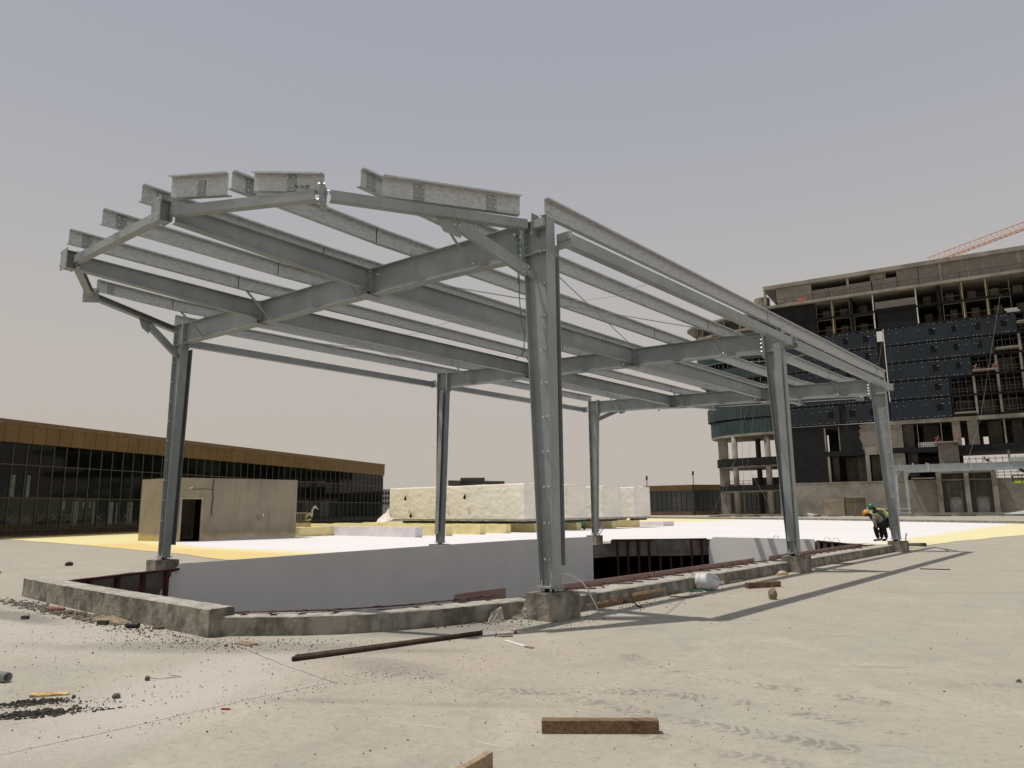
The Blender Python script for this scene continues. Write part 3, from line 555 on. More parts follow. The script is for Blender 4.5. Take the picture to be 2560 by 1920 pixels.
# edge ties of the faceted ends
def tie_end(sgn,y0):
    Y=lambda y:y0+sgn*y
    nodes=[(-.30,.12,6.20),(-1.75,3.15,6.15),(-4.62,4.12,6.40),(-8.78,4.12,6.575),(-11.15,3.0,6.60),(-W+.30,.12,6.58)]
    N=[Vector((a,Y(b_),c)) for a,b_,c in nodes]
    box=[(-.075,-.09),(.075,-.09),(.075,.07),(-.075,.07)]
    for a,b_ in zip(N[:-1],N[1:]):
        d=(b_-a).normalized(); mb=MB(); pr=[(-.07,-.075),(.07,-.075),(.07,-.063),(-.058,-.063),(-.058,.063),(.07,.063),(.07,.075),(-.07,.075)]
        if sgn>0: pr=[(-p,q) for p,q in pr]
        mb.ext(pr,a+d*.10,b_-d*.10); obj('edge_tie',mb,paint,cn)
    st_=MB(); st_.box((-.24,min(Y(.02),Y(.20)),6.0),(-.225,max(Y(.02),Y(.20)),6.38)); st_.box((-.224,min(Y(.06),Y(.18)),6.12),(-.02,max(Y(.06),Y(.18)),6.26)); bolts(st_,(-.245,Y(.11),6.19),(-1,0,0),.11,.26,2,2,.012,.03); obj('tie_bracket',st_,[paint,bolt],cn)
    for k in (1,4):
        d1=(N[k]-N[k-1]).normalized(); d2=(N[k+1]-N[k]).normalized(); bis=(d1+d2).normalized(); p=N[k]; mb=MB(); sd=Vector((bis.y,-bis.x,0)).normalized()
        mb.ext([(-.17,-.17),(.17,-.17),(.17,.17),(-.17,.17)],p-bis*.012,p+bis*.012); bolts(mb,p-bis*.02,-bis,.24,.24,2,2,.013,.03); bolts(mb,p+bis*.02,bis,.24,.24,2,2,.013,.03); obj('node_plate',mb,[paint,bolt],cn)
    for k in (2,3):
        p=N[k]; mb=MB(); sx=1 if k==2 else -1
        mb.box((p.x-.17,p.y-.012,p.z-.20),(p.x+.17,p.y+.0,p.z+.17)); mb.box((p.x-.17,p.y+sgn*.20-.006,p.z-.22),(p.x+.17,p.y+sgn*.20+.006,p.z+.19)) 
        ya,yb=sorted((p.y+sgn*.01,p.y+sgn*.193)); mb.box((p.x-.004,ya,p.z-.18),(p.x+.004,yb,p.z+.15)); mb.box((p.x-.1,ya,p.z-.20),(p.x+.1,yb,p.z-.188)); mb.box((p.x-.1,ya,p.z+.15),(p.x+.1,yb,p.z+.162))
        bolts(mb,(p.x,p.y+sgn*.207,p.z),(0,sgn,0),.24,.26,2,2,.013,.03); obj('end_bracket',mb,[paint,bolt],cn)
    # knee braces down to the columns and their gussets
    for side in (0,1):
        n0,n1=(N[0],N[1]) if side==0 else (N[5],N[4]); q=n0.lerp(n1,.42)+Vector((0,0,-.075)); xc=-.30 if side==0 else -W+.30; zc=5.35 if side==0 else 5.85
        e=Vector((xc,y0+sgn*.02,zc)); d=(e-q).normalized(); u=Vector((d.z*0+(-sgn*0)+1,0,0))
        mb=MB(); 
        hd=(n1-n0).normalized(); mb.loft([q-hd*.24,q+hd*.24,q+hd*.10+Vector((0,0,-.22)),q-hd*.18+Vector((0,0,-.30))],[v+Vector((hd.y,-hd.x,0))*.01 for v in (q-hd*.24,q+hd*.24,q+hd*.10+Vector((0,0,-.22)),q-hd*.18+Vector((0,0,-.30)))]); obj('gusset',mb,paint,cn)
        k=MB(); k.ext([(-.095,-.02),(.095,-.02),(.095,0),(-.085,0),(-.085,.065),(-.095,.065)],q+d*.16,e-d*.18,up=Vector((hd.y,-hd.x,0))); 
        nr=d.cross(Vector((hd.y,-hd.x,0))).normalized(); fcn=Vector((hd.y,-hd.x,0)).normalized()
        if fcn.dot(Vector((6.8,-8.9,0))-q)<0: fcn=-fcn
        bolts(k,q+d*.12,fcn,.09,.09,2,2,.011,.035); bolts(k,e-d*.22,fcn,.09,.09,2,2,.011,.035); k.ext([(-.06,-.012),(.06,-.012),(.06,-.004),(-.06,-.004)],q+d*.02,e,up=fcn); obj('knee_brace',k,[paint,bolt],cn)
    return N
NF=tie_end(-1,0); NB=tie_end(1,2*S)
# trimmed purlin pieces on the front facets
def edgepurlin(a,b,z,h=.275,rise=0):
    a=Vector((*a,z)); b=Vector((*b,z+rise)); d=(b-a).normalized(); out=Vector((d.y,-d.x,0)); out=out if out.y<0 else -out
    mb=MB(); mb.loft([a+out*p+Vector((0,0,q)) for p,q in Zp(h)],[b+out*p+Vector((0,0,q)) for p,q in Zp(h)]); o=obj('edge_purlin',mb,[galv],cn)
    L=(b-a).length
    for s_ in ((.25,.78) if L>1.6 else (.55,)):
        p=a.lerp(b,s_); c=MB(); c.ext([(-.085,0),(.085,0),(.085,.26),(-.085,.26)],p+out*.006,p+out*.014); c.v=[]; c.f=[]; c.m=[]
        for t0 in (1,):
            A=p-d*.085+out*.005; B=p+d*.085+out*.005; c.loft([A,B,B+Vector((0,0,.262)),A+Vector((0,0,.262))],[v+out*.008 for v in (A,B,B+Vector((0,0,.262)),A+Vector((0,0,.262)))])
        bolts(c,p+out*.014+Vector((0,0,.14)),out,.10,.15,2,2,.011,.02); obj('cleat',c,[paint,bolt],o)
    return o
edgepurlin((-4.53,-4.14),(-3.43,-3.75),6.62,.35,rise=-.15)
ep2=edgepurlin((-2.95,-3.58),(-1.73,-3.15),6.45,.28,rise=-.26)
edgepurlin((-1.37,-2.37),(-.39,-.31),6.29,.31,rise=.07)
# the marker writing on the middle edge purlin
fc=bpy.data.curves.new('marker_writing','FONT'); fc.body='PV-3+35'; fc.size=.085; fc.extrude=.001
fo_=bpy.data.objects.new('tmp_text',fc); C.objects.link(fo_); dgx=bpy.context.evaluated_depsgraph_get(); tm=bpy.data.meshes.new_from_object(fo_.evaluated_get(dgx)); bpy.data.objects.remove(fo_)
tm.materials.clear(); tm.materials.append(M('faded_marker',(.12,.12,.12),.8)); to_=bpy.data.objects.new('marker_writing',tm); C.objects.link(to_); to_.parent=ep2
dx_=Vector((1.22,.43,-.26)).normalized(); ux_=Vector((-.12,-.05,.99)); nx_=dx_.cross(ux_).normalized(); ux_=nx_.cross(dx_)
mt=Matrix((dx_,ux_,nx_)).transposed().to_4x4(); mt.translation=Vector((-2.25,-3.335,6.345))+nx_*.012-Vector(cn.location); to_.matrix_local=mt
# fly braces from rafter bottom to purlins, tension rods, sag rods
def flyb(x,y):
    mb=MB(); mb.ext([(-.028,-.028),(.028,-.028),(.028,-.022),(-.022,-.022),(-.022,.028),(-.028,.028)],(x+.02,y-.05,rt(x)-.50),(x+.02,y-.79,rt(x)+.14),up=(1,0,0)); mb.tube([(x-.03,y-.07,rt(x)-.47),(x+.06,y-.07,rt(x)-.47)],.015,6,1); obj('fly_brace',mb,[paint,bolt],cn)
for i in range(3):
    for xp in (-1.72,-4.98,-8.33,-11.63):
        flyb(xp,i*S)
def rod(a,b,r=.011,name='tension_rod'):
    mb=MB(); mb.tube([a,b],r,6); a,b=Vector(a),Vector(b); d=(b-a).normalized()
    if r>.01: mb.tube([b-d*.02,b+d*.05],.028,6,1); mb.tube([a-d*.05,a+d*.02],.028,6,1)
    obj(name,mb,[paint,bolt],cn)
for xa,xb in ((-.75,-4.4),(-9.0,-12.6)):
    rod((xa,.0,rt(xa)-.13),(xb,S,rt(xb)-.13)); rod((xb,.0,rt(xb)-.13),(xa,S,rt(xa)-.13))
for i in range(2):
    for k in range(8):
        for off,dz in ((0,.09),(0,.19)):
            x=PX[k]; x2=PX[k+1]; yy=i*S+4.7+(.35 if k%2 else 0); rod((x+.03,yy,rt(x)+.03+(dz if k%2 else .28-dz)),(x2-.05,yy+.02,rt(x2)+.03+(dz if k%2==0 else .28-dz)),.006,'sag_rod') if off==0 and dz<.1 else None
# ------------------------------------------------------------------ things hung on / left on the canopy
mb=MB(); mb.tube([(-.80,-.13,6.12),(-.66,-.15,6.05),(-.56,-.14,6.1),(-.545,-.15,5.6),(-.55,-.16,5.1),(-.52,-.15,4.6),(-.46,-.14,4.45),(-.48,-.14,4.1),(-.62,-.16,4.02)],.008,6); mb.tube([(-.575,-.15,6.1),(-.57,-.17,5.6),(-.565,-.16,5.25)],.008,6)
solid('rope',mb,greenp,'green rope hanging down the inner edge of the nearest column','rope')
mb=MB(); mb.tube([(.02,.16,.64),(.10,.22,.62),(.20,.35,.52),(.245,.46,.38),(.27,.52,.25),(.29,.62,.10)],.011,6); solid('hose',mb,white,'stiff white hose bent over the corner of the nearest pedestal','hose')
for i,dy in enumerate((0,.22)):
    mb=MB(); mb.tube([(-12.95,2*S-.2+dy,.39),(-12.85,2*S-.1+dy,.6),(-12.6,2*S+.05+dy,1.05)],.022,6); solid('steel_bar',mb,bolt,('left' if i==0 else 'right')+' slanting bar of the two leaning on the far left pedestal','bar')
mb=MB(); mb.tube([(.12,2*S+.2,.385),(.14,2*S+.2,.55),(.17,2*S+.2,.66)],.018,6); solid('rebar_stub',mb,rust,'black rebar stub sticking up from the far pedestal by the workers','rebar')
# ------------------------------------------------------------------ small shed
sh=thing('plant_room',(-34.2,13.8,0),'beige rendered roof-top plant room with one open doorway','shed')
A=Vector((-34.68,10.37,0)); Bv=Vector((-33.80,17.27,0)); d=(Bv-A).normalized(); nb=Vector((-d.y,d.x,0))   # nb points away from the camera
def F(s,v,z): return A+d*s+nb*v+Vector((0,0,z))
def sbox(mb,s0,s1,v0,v1,z0,z1,mi=0): mb.loft([F(s0,v0,z0),F(s1,v0,z0),F(s1,v1,z0),F(s0,v1,z0)],[F(s0,v0,z1),F(s1,v0,z1),F(s1,v1,z1),F(s0,v1,z1)],mi)
wl=MB(); sbox(wl,-.25,.0,0,.2,0,3.6); sbox(wl,1.16,6.97,0,.2,0,3.6); sbox(wl,0,1.16,0,.2,2.42,3.6); sbox(wl,6.77,6.97,.2,3.6,0,3.6); sbox(wl,-.25,6.97,3.4,3.6,0,3.58)
# splayed left wall
c0=F(-.25,0,0); c1=Vector((-38.6,9.75,0)); e=(c1-c0).normalized(); n2=Vector((-e.y,e.x,0)); n2=n2 if n2.dot(nb)>0 else -n2
wl.loft([c0,c1,c1+n2*.2,c0+n2*.2],[v+Vector((0,0,3.6)) for v in (c0,c1,c1+n2*.2,c0+n2*.2)])
foot=NT
def rendermat():
    m=bpy.data.materials.new('rendered_wall'); m.use_nodes=True; t=NT(m); b=m.node_tree.nodes['Principled BSDF']
    v=t.coord(kind='World'); a=t.noise(v,.7,5,.6,.4); c=t.mix(t.ramp(a,.35,.7),(.31,.27,.195),(.25,.22,.165))
    sx=t.n('ShaderNodeSeparateXYZ'); t.l(v,sx.inputs[0]); s=t.noise(t.coord((2,2,.3),kind='World'),1.6,4,.6); c=t.mix(t.math('MULTIPLY',t.ramp(s,.52,.7),.35),c,(.15,.125,.09))
    z=t.math('ADD',sx.outputs[2],t.math('MULTIPLY',t.noise(v,1.5,4),.5)); c=t.mix(t.ramp(z,.75,.45),c,(.50,.40,.18)); c=t.mix(t.math('MULTIPLY',t.ramp(z,.5,.3),t.ramp(sx.outputs[1],11.,12.5)),c,(.55,.50,.50))
    f=t.noise(v,9,3,.7); c=t.mix(t.math('MULTIPLY',t.ramp(f,.6,.75),.3),c,(.16,.13,.09)); t.l(c,b.inputs['Base Color']); b.inputs['Roughness'].default_value=.95; return m
obj('wall',wl,rendermat(),sh)
rf=MB(); sbox(rf,-.2,6.9,.21,3.38,3.40,3.52); obj('roof_slab',rf,render_,sh)
fr=MB(); sbox(fr,-.05,.03,-.02,.1,0,2.47); sbox(fr,1.13,1.21,-.02,.1,0,2.47); sbox(fr,.031,1.129,-.02,.1,2.39,2.47); dr=obj('door_frame',fr,M('pale_door_frame',(.42,.37,.27),.8),sh)
fl=MB(); sbox(fl,.0,6.7,.2,3.4,.005,.03); sbox(fl,1.9,2.1,.21,3.39,.03,3.4); obj('interior',fl,darkm,sh)
rl=MB()
for z in (.35,.62,.9): rl.tube([F(.2,1.4,z),F(1.0,1.2,z)],.02,6)
for s_ in (.25,.6,1.0): rl.tube([F(s_,1.35,0),F(s_,1.3,.9)],.02,6)
obj('inner_rail',rl,M('dark_rail',(.035,.035,.04),.6),sh)
st=MB(); st.tube([F(1.72,-.015,3.55),F(1.70,-.015,2.9),F(1.74,-.015,2.4),F(1.69,-.015,1.9),F(1.72,-.015,1.4)],.035,5); st.tube([F(1.72,-.01,2.95),F(1.1,-.01,2.98),F(.5,-.01,2.94)],.018,5); st.tube([F(4.55+.12*math.cos(q),-.012,1.3+.12*math.sin(q)) for q in [k*.5 for k in range(13)]],.012,5); obj('wall_scar',st,M('dark_render_scar',(.10,.08,.055),.95),sh)
pt=MB(); pt.tube([F(4.8,-.012,1.52),F(4.83,-.02,1.44),F(4.82,-.012,1.36)],.04,6); pt.tube([F(.40,-.012,3.02),F(.56,-.012,3.05)],.035,6); obj('white_patch',pt,white,sh)
dp=MB(); p=c0+e*.55-n2*.03; dp.tube([p+Vector((0,0,0.05)),p+Vector((0,0,3.1))],.05,6); obj('downpipe',dp,render_,sh)
# ------------------------------------------------------------------ long glass building
gb=thing('glass_building',(-64,32,-.3),'long low building with bronze fascia over a black glass curtain wall','building')
LA=Vector((-53.4,5.85,0)); LB=Vector((-75.7,58.,0)); LD=(LB-LA).normalized(); LN=Vector((-LD.y,LD.x,0)); L0,L1=-16.,57.2
def G(s,v,z): return LA+LD*s+LN*v+Vector((0,0,z))
def gbox(mb,s0,s1,v0,v1,z0,z1,mi=0): mb.loft([G(s0,v0,z0),G(s1,v0,z0),G(s1,v1,z0),G(s0,v1,z0)],[G(s0,v0,z1),G(s1,v0,z1),G(s1,v1,z1),G(s0,v1,z1)],mi)
b1=MB(); gbox(b1,L0,L1-.35,.12,18,-.4,6.7); obj('body',b1,darkm,gb)
b2=MB(); gbox(b2,L0-.3,L1,-.25,18.2,7.93,8.28); obj('roof_coping',b2,M('roof_coping',(.15,.10,.055),.7),gb)
k=0; s=L0
while s<L1-.2:
    e2=min(s+1.075,L1); fp=MB(); gbox(fp,s+.012,e2-.012,-.22,.12,6.68,7.92); obj('fascia_panel',fp,gold,gb); s+=1.085
pn=0; s=L0
zs=[(.58,2.74,glassb),(2.80,5.10,glass),(5.16,6.66,glass)]
gl=[MB(),MB()]
n=int((L1-L0)/1.0753)
for j in range(n):
    s0=L0+j*1.0753+.03; s1=s0+1.0753-.06
    for z0,z1,m_ in zs:
        q=0 if m_ is glassb else 1; o=random.uniform(-.004,.004); gl[q].add([G(s0,o,z0),G(s1,-o,z0),G(s1,-o,z1),G(s0,o,z1)],[(0,1,2,3)])
obj('upper_glazing',gl[1],glass,gb); obj('lower_glazing',gl[0],glassb,gb)
for j in range(n+1):
    mu=MB(); s0=L0+j*1.0753; gbox(mu,s0-.03,s0+.03,-.06,.06,.5,6.67); obj('mullion',mu,M('mullion_metal',(.06,.055,.045),.5) if j==0 else MATS['mullion_metal'],gb)
for z in (.52,2.77,5.13):
    tr=MB(); gbox(tr,L0,L1,-.055,.055,z-.03,z+.03); obj('transom',tr,MATS['mullion_metal'],gb)
bs=MB(); gbox(bs,L0,L1,-.1,.1,-.35,.15); obj('brick_base',bs,brown,gb)
bs=MB(); s=L0
while s<L1: gbox(bs,s,s+.28,-.04,.1,.15,.35); s+=.55
gbox(bs,L0,L1,.02,.11,.13,.5,0); obj('vent_course',bs,[M('dark_brick',(.06,.04,.03),.9)],gb)
for j,sx_ in enumerate((1.05,2.35,3.5,4.65,5.75,8.6,11.3)):
    xm=MB()
    for a_ in (-1,1): xm.ext([(-.02,0),(.02,0),(.02,.008),(-.02,.008)],G(sx_+.35-a_*.26,-.012,1.1),G(sx_+.35+a_*.26,-.012,1.62),up=-LN)
    obj('tape_cross',xm,M('grey_tape',(.14,.14,.135),.8) if j==0 else MATS['grey_tape'],gb)
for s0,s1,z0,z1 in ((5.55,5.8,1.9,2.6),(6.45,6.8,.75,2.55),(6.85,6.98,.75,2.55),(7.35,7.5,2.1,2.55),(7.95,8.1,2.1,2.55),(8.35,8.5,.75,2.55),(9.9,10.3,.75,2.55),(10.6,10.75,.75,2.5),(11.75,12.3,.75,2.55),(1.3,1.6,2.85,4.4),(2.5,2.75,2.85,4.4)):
    xm=MB(); gbox(xm,s0,s1,-.010,-.004,z0,z1); obj('pane_paper',xm,M('pale_paper',(.085,.105,.10),.3) if 'pale_paper' not in MATS else MATS['pale_paper'],gb)  # paler rectangles of paper on the panes
ed=MB(); gbox(ed,L1-.34,L1-.05,-.05,17.8,.15,6.67); obj('end_wall',ed,glassf,gb)
# yellow upstand at its foot
mb=MB(); gbox(mb,-8,20,-.6,-.2,-.3,.03); mb=rough(mb,1.2,.02,2,4); solid('foam_upstand',mb,M('yellow_foam',(.66,.54,.22),.9,0,.15,.8,bump=.2,bscale=3),'long low yellow foam upstand at the foot of the glass building','upstand')
# ------------------------------------------------------------------ foam pads and wrapped units
yf=M('yellow_foam_pad',(.80,.70,.36),.9,0,.10,1.2,bump=.3,bscale=5,fine=.03); lf=M('pale_lilac_foam',(.74,.70,.71),.9,0,.06,1.2,bump=.3,bscale=5,fine=.02)
PAD=[(21.2,.6,'first'),(23.8,.55,'second'),(26.9,.55,'third'),(29.5,.55,'fourth'),(32.7,.6,'fifth'),(37.9,.6,'sixth'),(42.9,.6,'seventh'),(46.7,.6,'eighth')]
for k,(y,dy,l) in enumerate(PAD):
    mb=MB(); mb.box((-47 if k else -37,y,0),(-27.0,y+dy,.63)); r=rough(mb,.45,.02,2.2,k); r.m=[0]*len(r.f)
    o=solid('foam_plinth',r,[lf if k==0 else yf],'%s foam covered plinth counted from the plant room, %s'%(l,'pale lilac' if k==0 else 'yellow'),'plinth','plinths under the wrapped units')
mb=MB(); mb.box((-37.0,18.5,0),(-35.3,21.1,.60)); solid('foam_plinth',rough(mb,.4,.02,2.2,20),yf,'yellow foam covered plinth end beside the plant room','plinth','plinths under the wrapped units')
mb=MB(); mb.box((-36,51.8,0),(-27.2,53.8,.42)); solid('foam_plinth',rough(mb,.5,.02,2.2,21),lf,'low lilac foam block beyond the last wrapped unit','plinth')
def wrapped(y0,y1,label,x0=-41.6,x1=-26.75):
    t=thing('wrapped_unit',((x0+x1)/2,(y0+y1)/2,.66),label,'wrapped unit','tarpaulin wrapped units on plinths')
    me=MB(); NX=int((x1-x0)/.11); NY=int((y1-y0)/.11); NZ=24; zb,zt=.95,3.5
    def disp(p,n_):
        q=Vector((p.x*.9,p.y*.9,p.z*1.5)); a=abs(noise.noise(q*1.1+Vector((y0,0,0)))); b_=abs(noise.noise(Vector((p.x*.7+p.z*1.4,p.y*.7-p.z*1.2,p.z*.6))*1.7)); c=noise.noise(q*4)
        return p+n_*((.022*(1-a*2)**2-.01)+.030*max(0,1-3.2*b_)**2+c*.002)
    def grid(o,u,v,nu,nv,n_):
        P=[]; 
        for i in range(nu+1):
            for j in range(nv+1):
                p=o+u*(i/nu)+v*(j/nv); e_=min(i,nu-i,2)/2; f_=min(nv-j,2)/2 if abs(n_.z)<.5 else min(j,nv-j,2)/2; k_=min(e_,f_); q=disp(p,n_); p=p.lerp(q,k_); p.z+=(.05*noise.noise(Vector((p.x*.5,p.y*.5,y0)))) *(1 if p.z>3.3 else 0); P.append(p)
        me.add(P,[(i*(nv+1)+j,(i+1)*(nv+1)+j,(i+1)*(nv+1)+j+1,i*(nv+1)+j+1) for i in range(nu) for j in range(nv)])
    grid(Vector((x0,y0,zb)),Vector((x1-x0,0,0)),Vector((0,0,zt-zb)),NX,NZ,Vector((0,-1,0)))
    grid(Vector((x1,y0,zb)),Vector((0,y1-y0,0)),Vector((0,0,zt-zb)),NY,NZ,Vector((1,0,0)))
    grid(Vector((x0,y1,zb)),Vector((x1-x0,0,0)),Vector((0,0,zt-zb)),NX,NZ,Vector((0,1,0)))
    grid(Vector((x0,y0,zb)),Vector((0,y1-y0,0)),Vector((0,0,zt-zb)),NY,NZ,Vector((-1,0,0)))
    grid(Vector((x0,y0,zt)),Vector((x1-x0,0,0)),Vector((0,y1-y0,0)),NX,NY,Vector((0,0,1)))
    tp=obj('tarpaulin',me,tarp,t,True)
    md=tp.modifiers.new('weld','WELD'); md.merge_threshold=.004
    fr=MB(); fr.box((x0+.1,y0+.02,.80),(x1-.05,y0+.14,.97)); fr.box((x0+.1,y1-.14,.80),(x1-.05,y1-.02,.97)); fr.box((x1-.15,y0+.141,.80),(x1-.05,y1-.141,.97)); obj('base_rail',fr,M('pale_rail',(.42,.40,.33),.6) if 'pale_rail' not in MATS else MATS['pale_rail'],t)
    for xx in [x1-.5-2.1*q for q in range(7)]:
        sk=MB(); sk.box((xx-.12,y0+.0,.635),(xx+.12,y1,.795)); obj('skid',sk,black,t)
    return t
U=[wrapped(31.35,33.95,'nearest and longest looking cream tarpaulin unit, with torn holes'),wrapped(36.35,38.95,'second cream wrapped unit, just right of the nearest column'),wrapped(41.35,43.9,'third cream wrapped unit, between the far left column and the last unit'),wrapped(46.3,48.8,'last wrapped unit at the right end of the row')]
for xx,zz in ((-39.6,2.55),(-35.0,2.45),(-32.75,2.55),(-38.9,1.15)):
    h=MB(); h.add([(xx,31.12,zz),(xx+.22,31.10,zz+.28),(xx+.30,31.12,zz+.02),(xx+.2,31.13,zz-.12)],[(0,1,2,3)]); h.loft([(xx,31.16,zz),(xx+.22,31.16,zz+.28),(xx+.30,31.16,zz+.02),(xx+.2,31.16,zz-.12)],[(xx,31.10,zz),(xx+.22,31.09,zz+.28),(xx+.30,31.10,zz+.02),(xx+.2,31.10,zz-.12)]); obj('torn_hole',h,darkm,U[0])
fl=MB(); fl.add([(-41.7,31.3,1.9),(-41.2,31.0,1.2),(-40.6,30.9,.95),(-41.6,30.6,.66),(-42.9,30.9,.68),(-43.0,31.2,.95),(-42.2,31.35,1.5)],[(0,1,6),(1,2,3),(1,3,4),(1,4,5),(1,5,6)]); fl=rough(fl,.25,.05,2.5,2); obj('loose_flap',fl,tarp,U[0])
# wheelbarrow
wb=thing('wheelbarrow',(-27.3,38.8,0),'green wheelbarrow parked under the wrapped units','wheelbarrow')
P=lambda a,z,o=0: Vector((-27.3+o,38.6+a,z))
t_=MB(); t_.loft([P(-.35,.34,-.22),P(.35,.34,-.22),P(.35,.34,.22),P(-.35,.34,.22)],[P(-.6,.68,-.33),P(.6,.66,-.33),P(.6,.66,.33),P(-.6,.68,.33)]); obj('tray',t_,barrow,wb)
t_=MB()
for o in (-.2,.2): t_.tube([P(-1.1,.66,o),P(-.4,.40,o),P(.75,.24,o*.4)],.022,6); t_.tube([P(-.35,.4,o),P(-.45,.0,o),P(-.15,.0,o),P(-.1,.35,o)],.018,6)
obj('frame',t_,barrow,wb); wh=MB(); wh.tube([P(.75,.22,-.05),P(.75,.22,.05)],.2,14); w_=obj('wheel',wh,black,wb); wh=MB(); wh.tube([P(.75,.22,-.055),P(.75,.22,.055)],.1,10); obj('rim',wh,M('rusty_red',(.18,.05,.03),.8),w_)
# bird railing near the plant room
rg=thing('bird_railing',(-40,21,0),'pale curved railing with a long necked bird figure beyond the plant room','railing'); O=Vector((-36.95,19.25,0)); 
rx=Vector((.757,.653,0))
RS=.47; RZ=.50
m1=MB(); m1.box((-.05,-.12,0.02),(1.05,.12,.88),0,Matrix.Translation(O)@Matrix.Rotation(R(40.75),4,'Z')); obj('planter',m1,M('cream_grc',(.50,.43,.28),.8),rg)
m1=MB()
for k in range(10): a=O+rx*(k*.1)+Vector((0,0,.88)); m1.tube([a,a+rx*.05+Vector((0,0,.32)),a+rx*.01+Vector((0,0,.66))],.011,5)
m1.tube([O+Vector((0,0,1.54)),O+rx*1.1+Vector((0,0,1.54))],.018,6); obj('bars',m1,MATS['cream_grc'],rg)
m1=MB(); q=lambda a,z:O+rx*(a*RS)+Vector((0,0,.66+(z-.66)*RZ)); m1.tube([q(1.5,1.5),q(1.6,2.1),q(2.1,2.3),q(2.4,1.9),q(2.2,1.5),q(1.55,1.45)],.045,8); m1.tube([q(2.3,1.9),q(2.42,2.4),q(2.4,2.8),q(2.7,3.1)],.055,8,r1=.042); m1.tube([q(2.6,3.1),q(2.9,3.2),q(3.3,2.85)],.07,8,r1=.014); m1.tube([q(2.85,3.2),q(2.9,3.45)],.02,6); obj('bird_figure',m1,M('cream_plaster',(.62,.56,.42),.8),rg,True)
# ------------------------------------------------------------------ unfinished dark tower
TA=Vector((-45.9,130.2,0)); TD=Vector((.986,.1664,0)).normalized(); TN=Vector((-TD.y,TD.x,0))   # TN points into the building
def T(u,v,z): return TA+TD*u+TN*v+Vector((0,0,z))
def tbox(mb,u0,u1,v0,v1,z0,z1,mi=0): mb.loft([T(u0,v0,z0),T(u1,v0,z0),T(u1,v1,z0),T(u0,v1,z0)],[T(u0,v0,z1),T(u1,v0,z1),T(u1,v1,z1),T(u0,v1,z1)],mi); return mb
tw=thing('unfinished_tower',T(18,6,0),'unfinished dark tower block with blue panels and open concrete floors','tower')
def tpart(name,boxes,mat,parent=None):
    o=None
    for b in boxes: mb=MB(); tbox(mb,*b); o=obj(name,mb,mat,parent or tw)
    return o
UR=62.
# base wall (concrete) with brown gates and the projecting double bay
tpart('base_wall',[(0,11.15,0,.5,0,6.1),(14.72,26.1,0,.5,0,6.1),(34.7,UR,0,.5,0,6.1),(11.16,14.71,0,.5,3.3,6.1)],twc)
for k,(a,b) in enumerate(((11.18,12.9),(12.93,14.69))): tpart('gate',[(a,b,.15,.3,.1,3.28)],M('khaki_gate',(.165,.135,.095),.85,scale=.3,fine=.02) if k==0 else MATS['khaki_gate'])
tpart('patch_panel',[(7.7,11.1,-.03,-.005,.1,3.1)],M('pale_plaster',(.33,.28,.21),.9,scale=.3,fine=.02))
tpart('bay_frame',[(26.1,26.85,-1.2,1,0,7.1),(30.15,30.85,-1.2,1,0,7.1),(34.05,34.8,-1.2,1,0,7.1),(26.1,34.8,-1.2,1,7.11,8.6)],twc)
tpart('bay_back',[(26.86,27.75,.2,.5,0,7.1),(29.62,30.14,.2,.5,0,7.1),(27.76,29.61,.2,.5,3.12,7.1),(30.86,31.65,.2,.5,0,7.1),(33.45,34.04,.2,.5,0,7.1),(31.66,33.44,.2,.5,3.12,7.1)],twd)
tpart('bay_far_wall',[(27,34,1.3,1.5,0,3.3)],M('painted_lit_wall',(.62,.60,.57),.9))  # colour brightened to stand in for daylight on this wall
for u in (27.9,31.75):
    mb=MB()
    for z in (.75,1.4,.35): tbox(mb,u,u+(1.65 if u<30 else 1.1),.9,.94,z,z+.06)
    for q in range(5): 
        if u>30 and q>3: break
        tbox(mb,u+q*.4,u+q*.4+.05,.9,.94,.35,1.42)
        mb.tube([T(u+q*.4,.92,.4),T(u+q*.4+.2 if q<4 else u+q*.4,.92,.75),T(u+min(q+1,4)*.4,.92,.4)],.025,4)
    obj('guard_gondola',mb,M('white_rail_paint',(.55,.55,.53),.6) if u<30 else MATS['white_rail_paint'],tw)
# black coated wall with ragged right edge
rag=[(16.95,16.6),(14.75,16.4),(15.0,15.7),(14.6,15.3),(14.85,14.6),(14.55,14.1),(14.9,13.4),(15.05,12.8),(14.95,12.2),(15.3,11.6),(15.4,10.85)]
def tpoly(name,poly,v0,v1,mat):
    mb=MB(); mb.loft([T(u,v0,z) for u,z in poly],[T(u,v1,z) for u,z in poly]); return obj(name,mb,mat,tw)
tpart('black_wall',[(0,8.7,-.05,.4,6.15,16.65),(8.71,11.35,-.05,.4,10.85,11.75),(8.71,11.35,-.05,.4,16.2,16.65),(8.71,8.95,-.05,.4,6.15,10.84)],tar)
tpoly('black_wall',[(11.36,10.85),(11.36,16.65)]+rag,-.05,.4,tar)
tpart('block_wall',[(14.6,17.5,.02,.4,10.9,16.6),(18.3,21.65,0,.4,11.9,16.1),(17.51,18.29,.02,.4,10.9,16.6)],brick)
tpart('plaster_patch',[(15.4,17.4,-.04,.02,10.85,12.2)],twc)
tpart('window_reveal',[(8.72,8.95,0,.9,11.8,16.2),(11.2,11.4,0,.9,11.8,16.2)],twc)
tpart('column',[(8.96,9.35,-.02,.6,6.1,10.84),(15.35,16.0,-.05,.5,6.1,10.84)],twc)
tpart('ledge_panel',[(0,UR,-.04,.02,5.9,6.14)],twc)
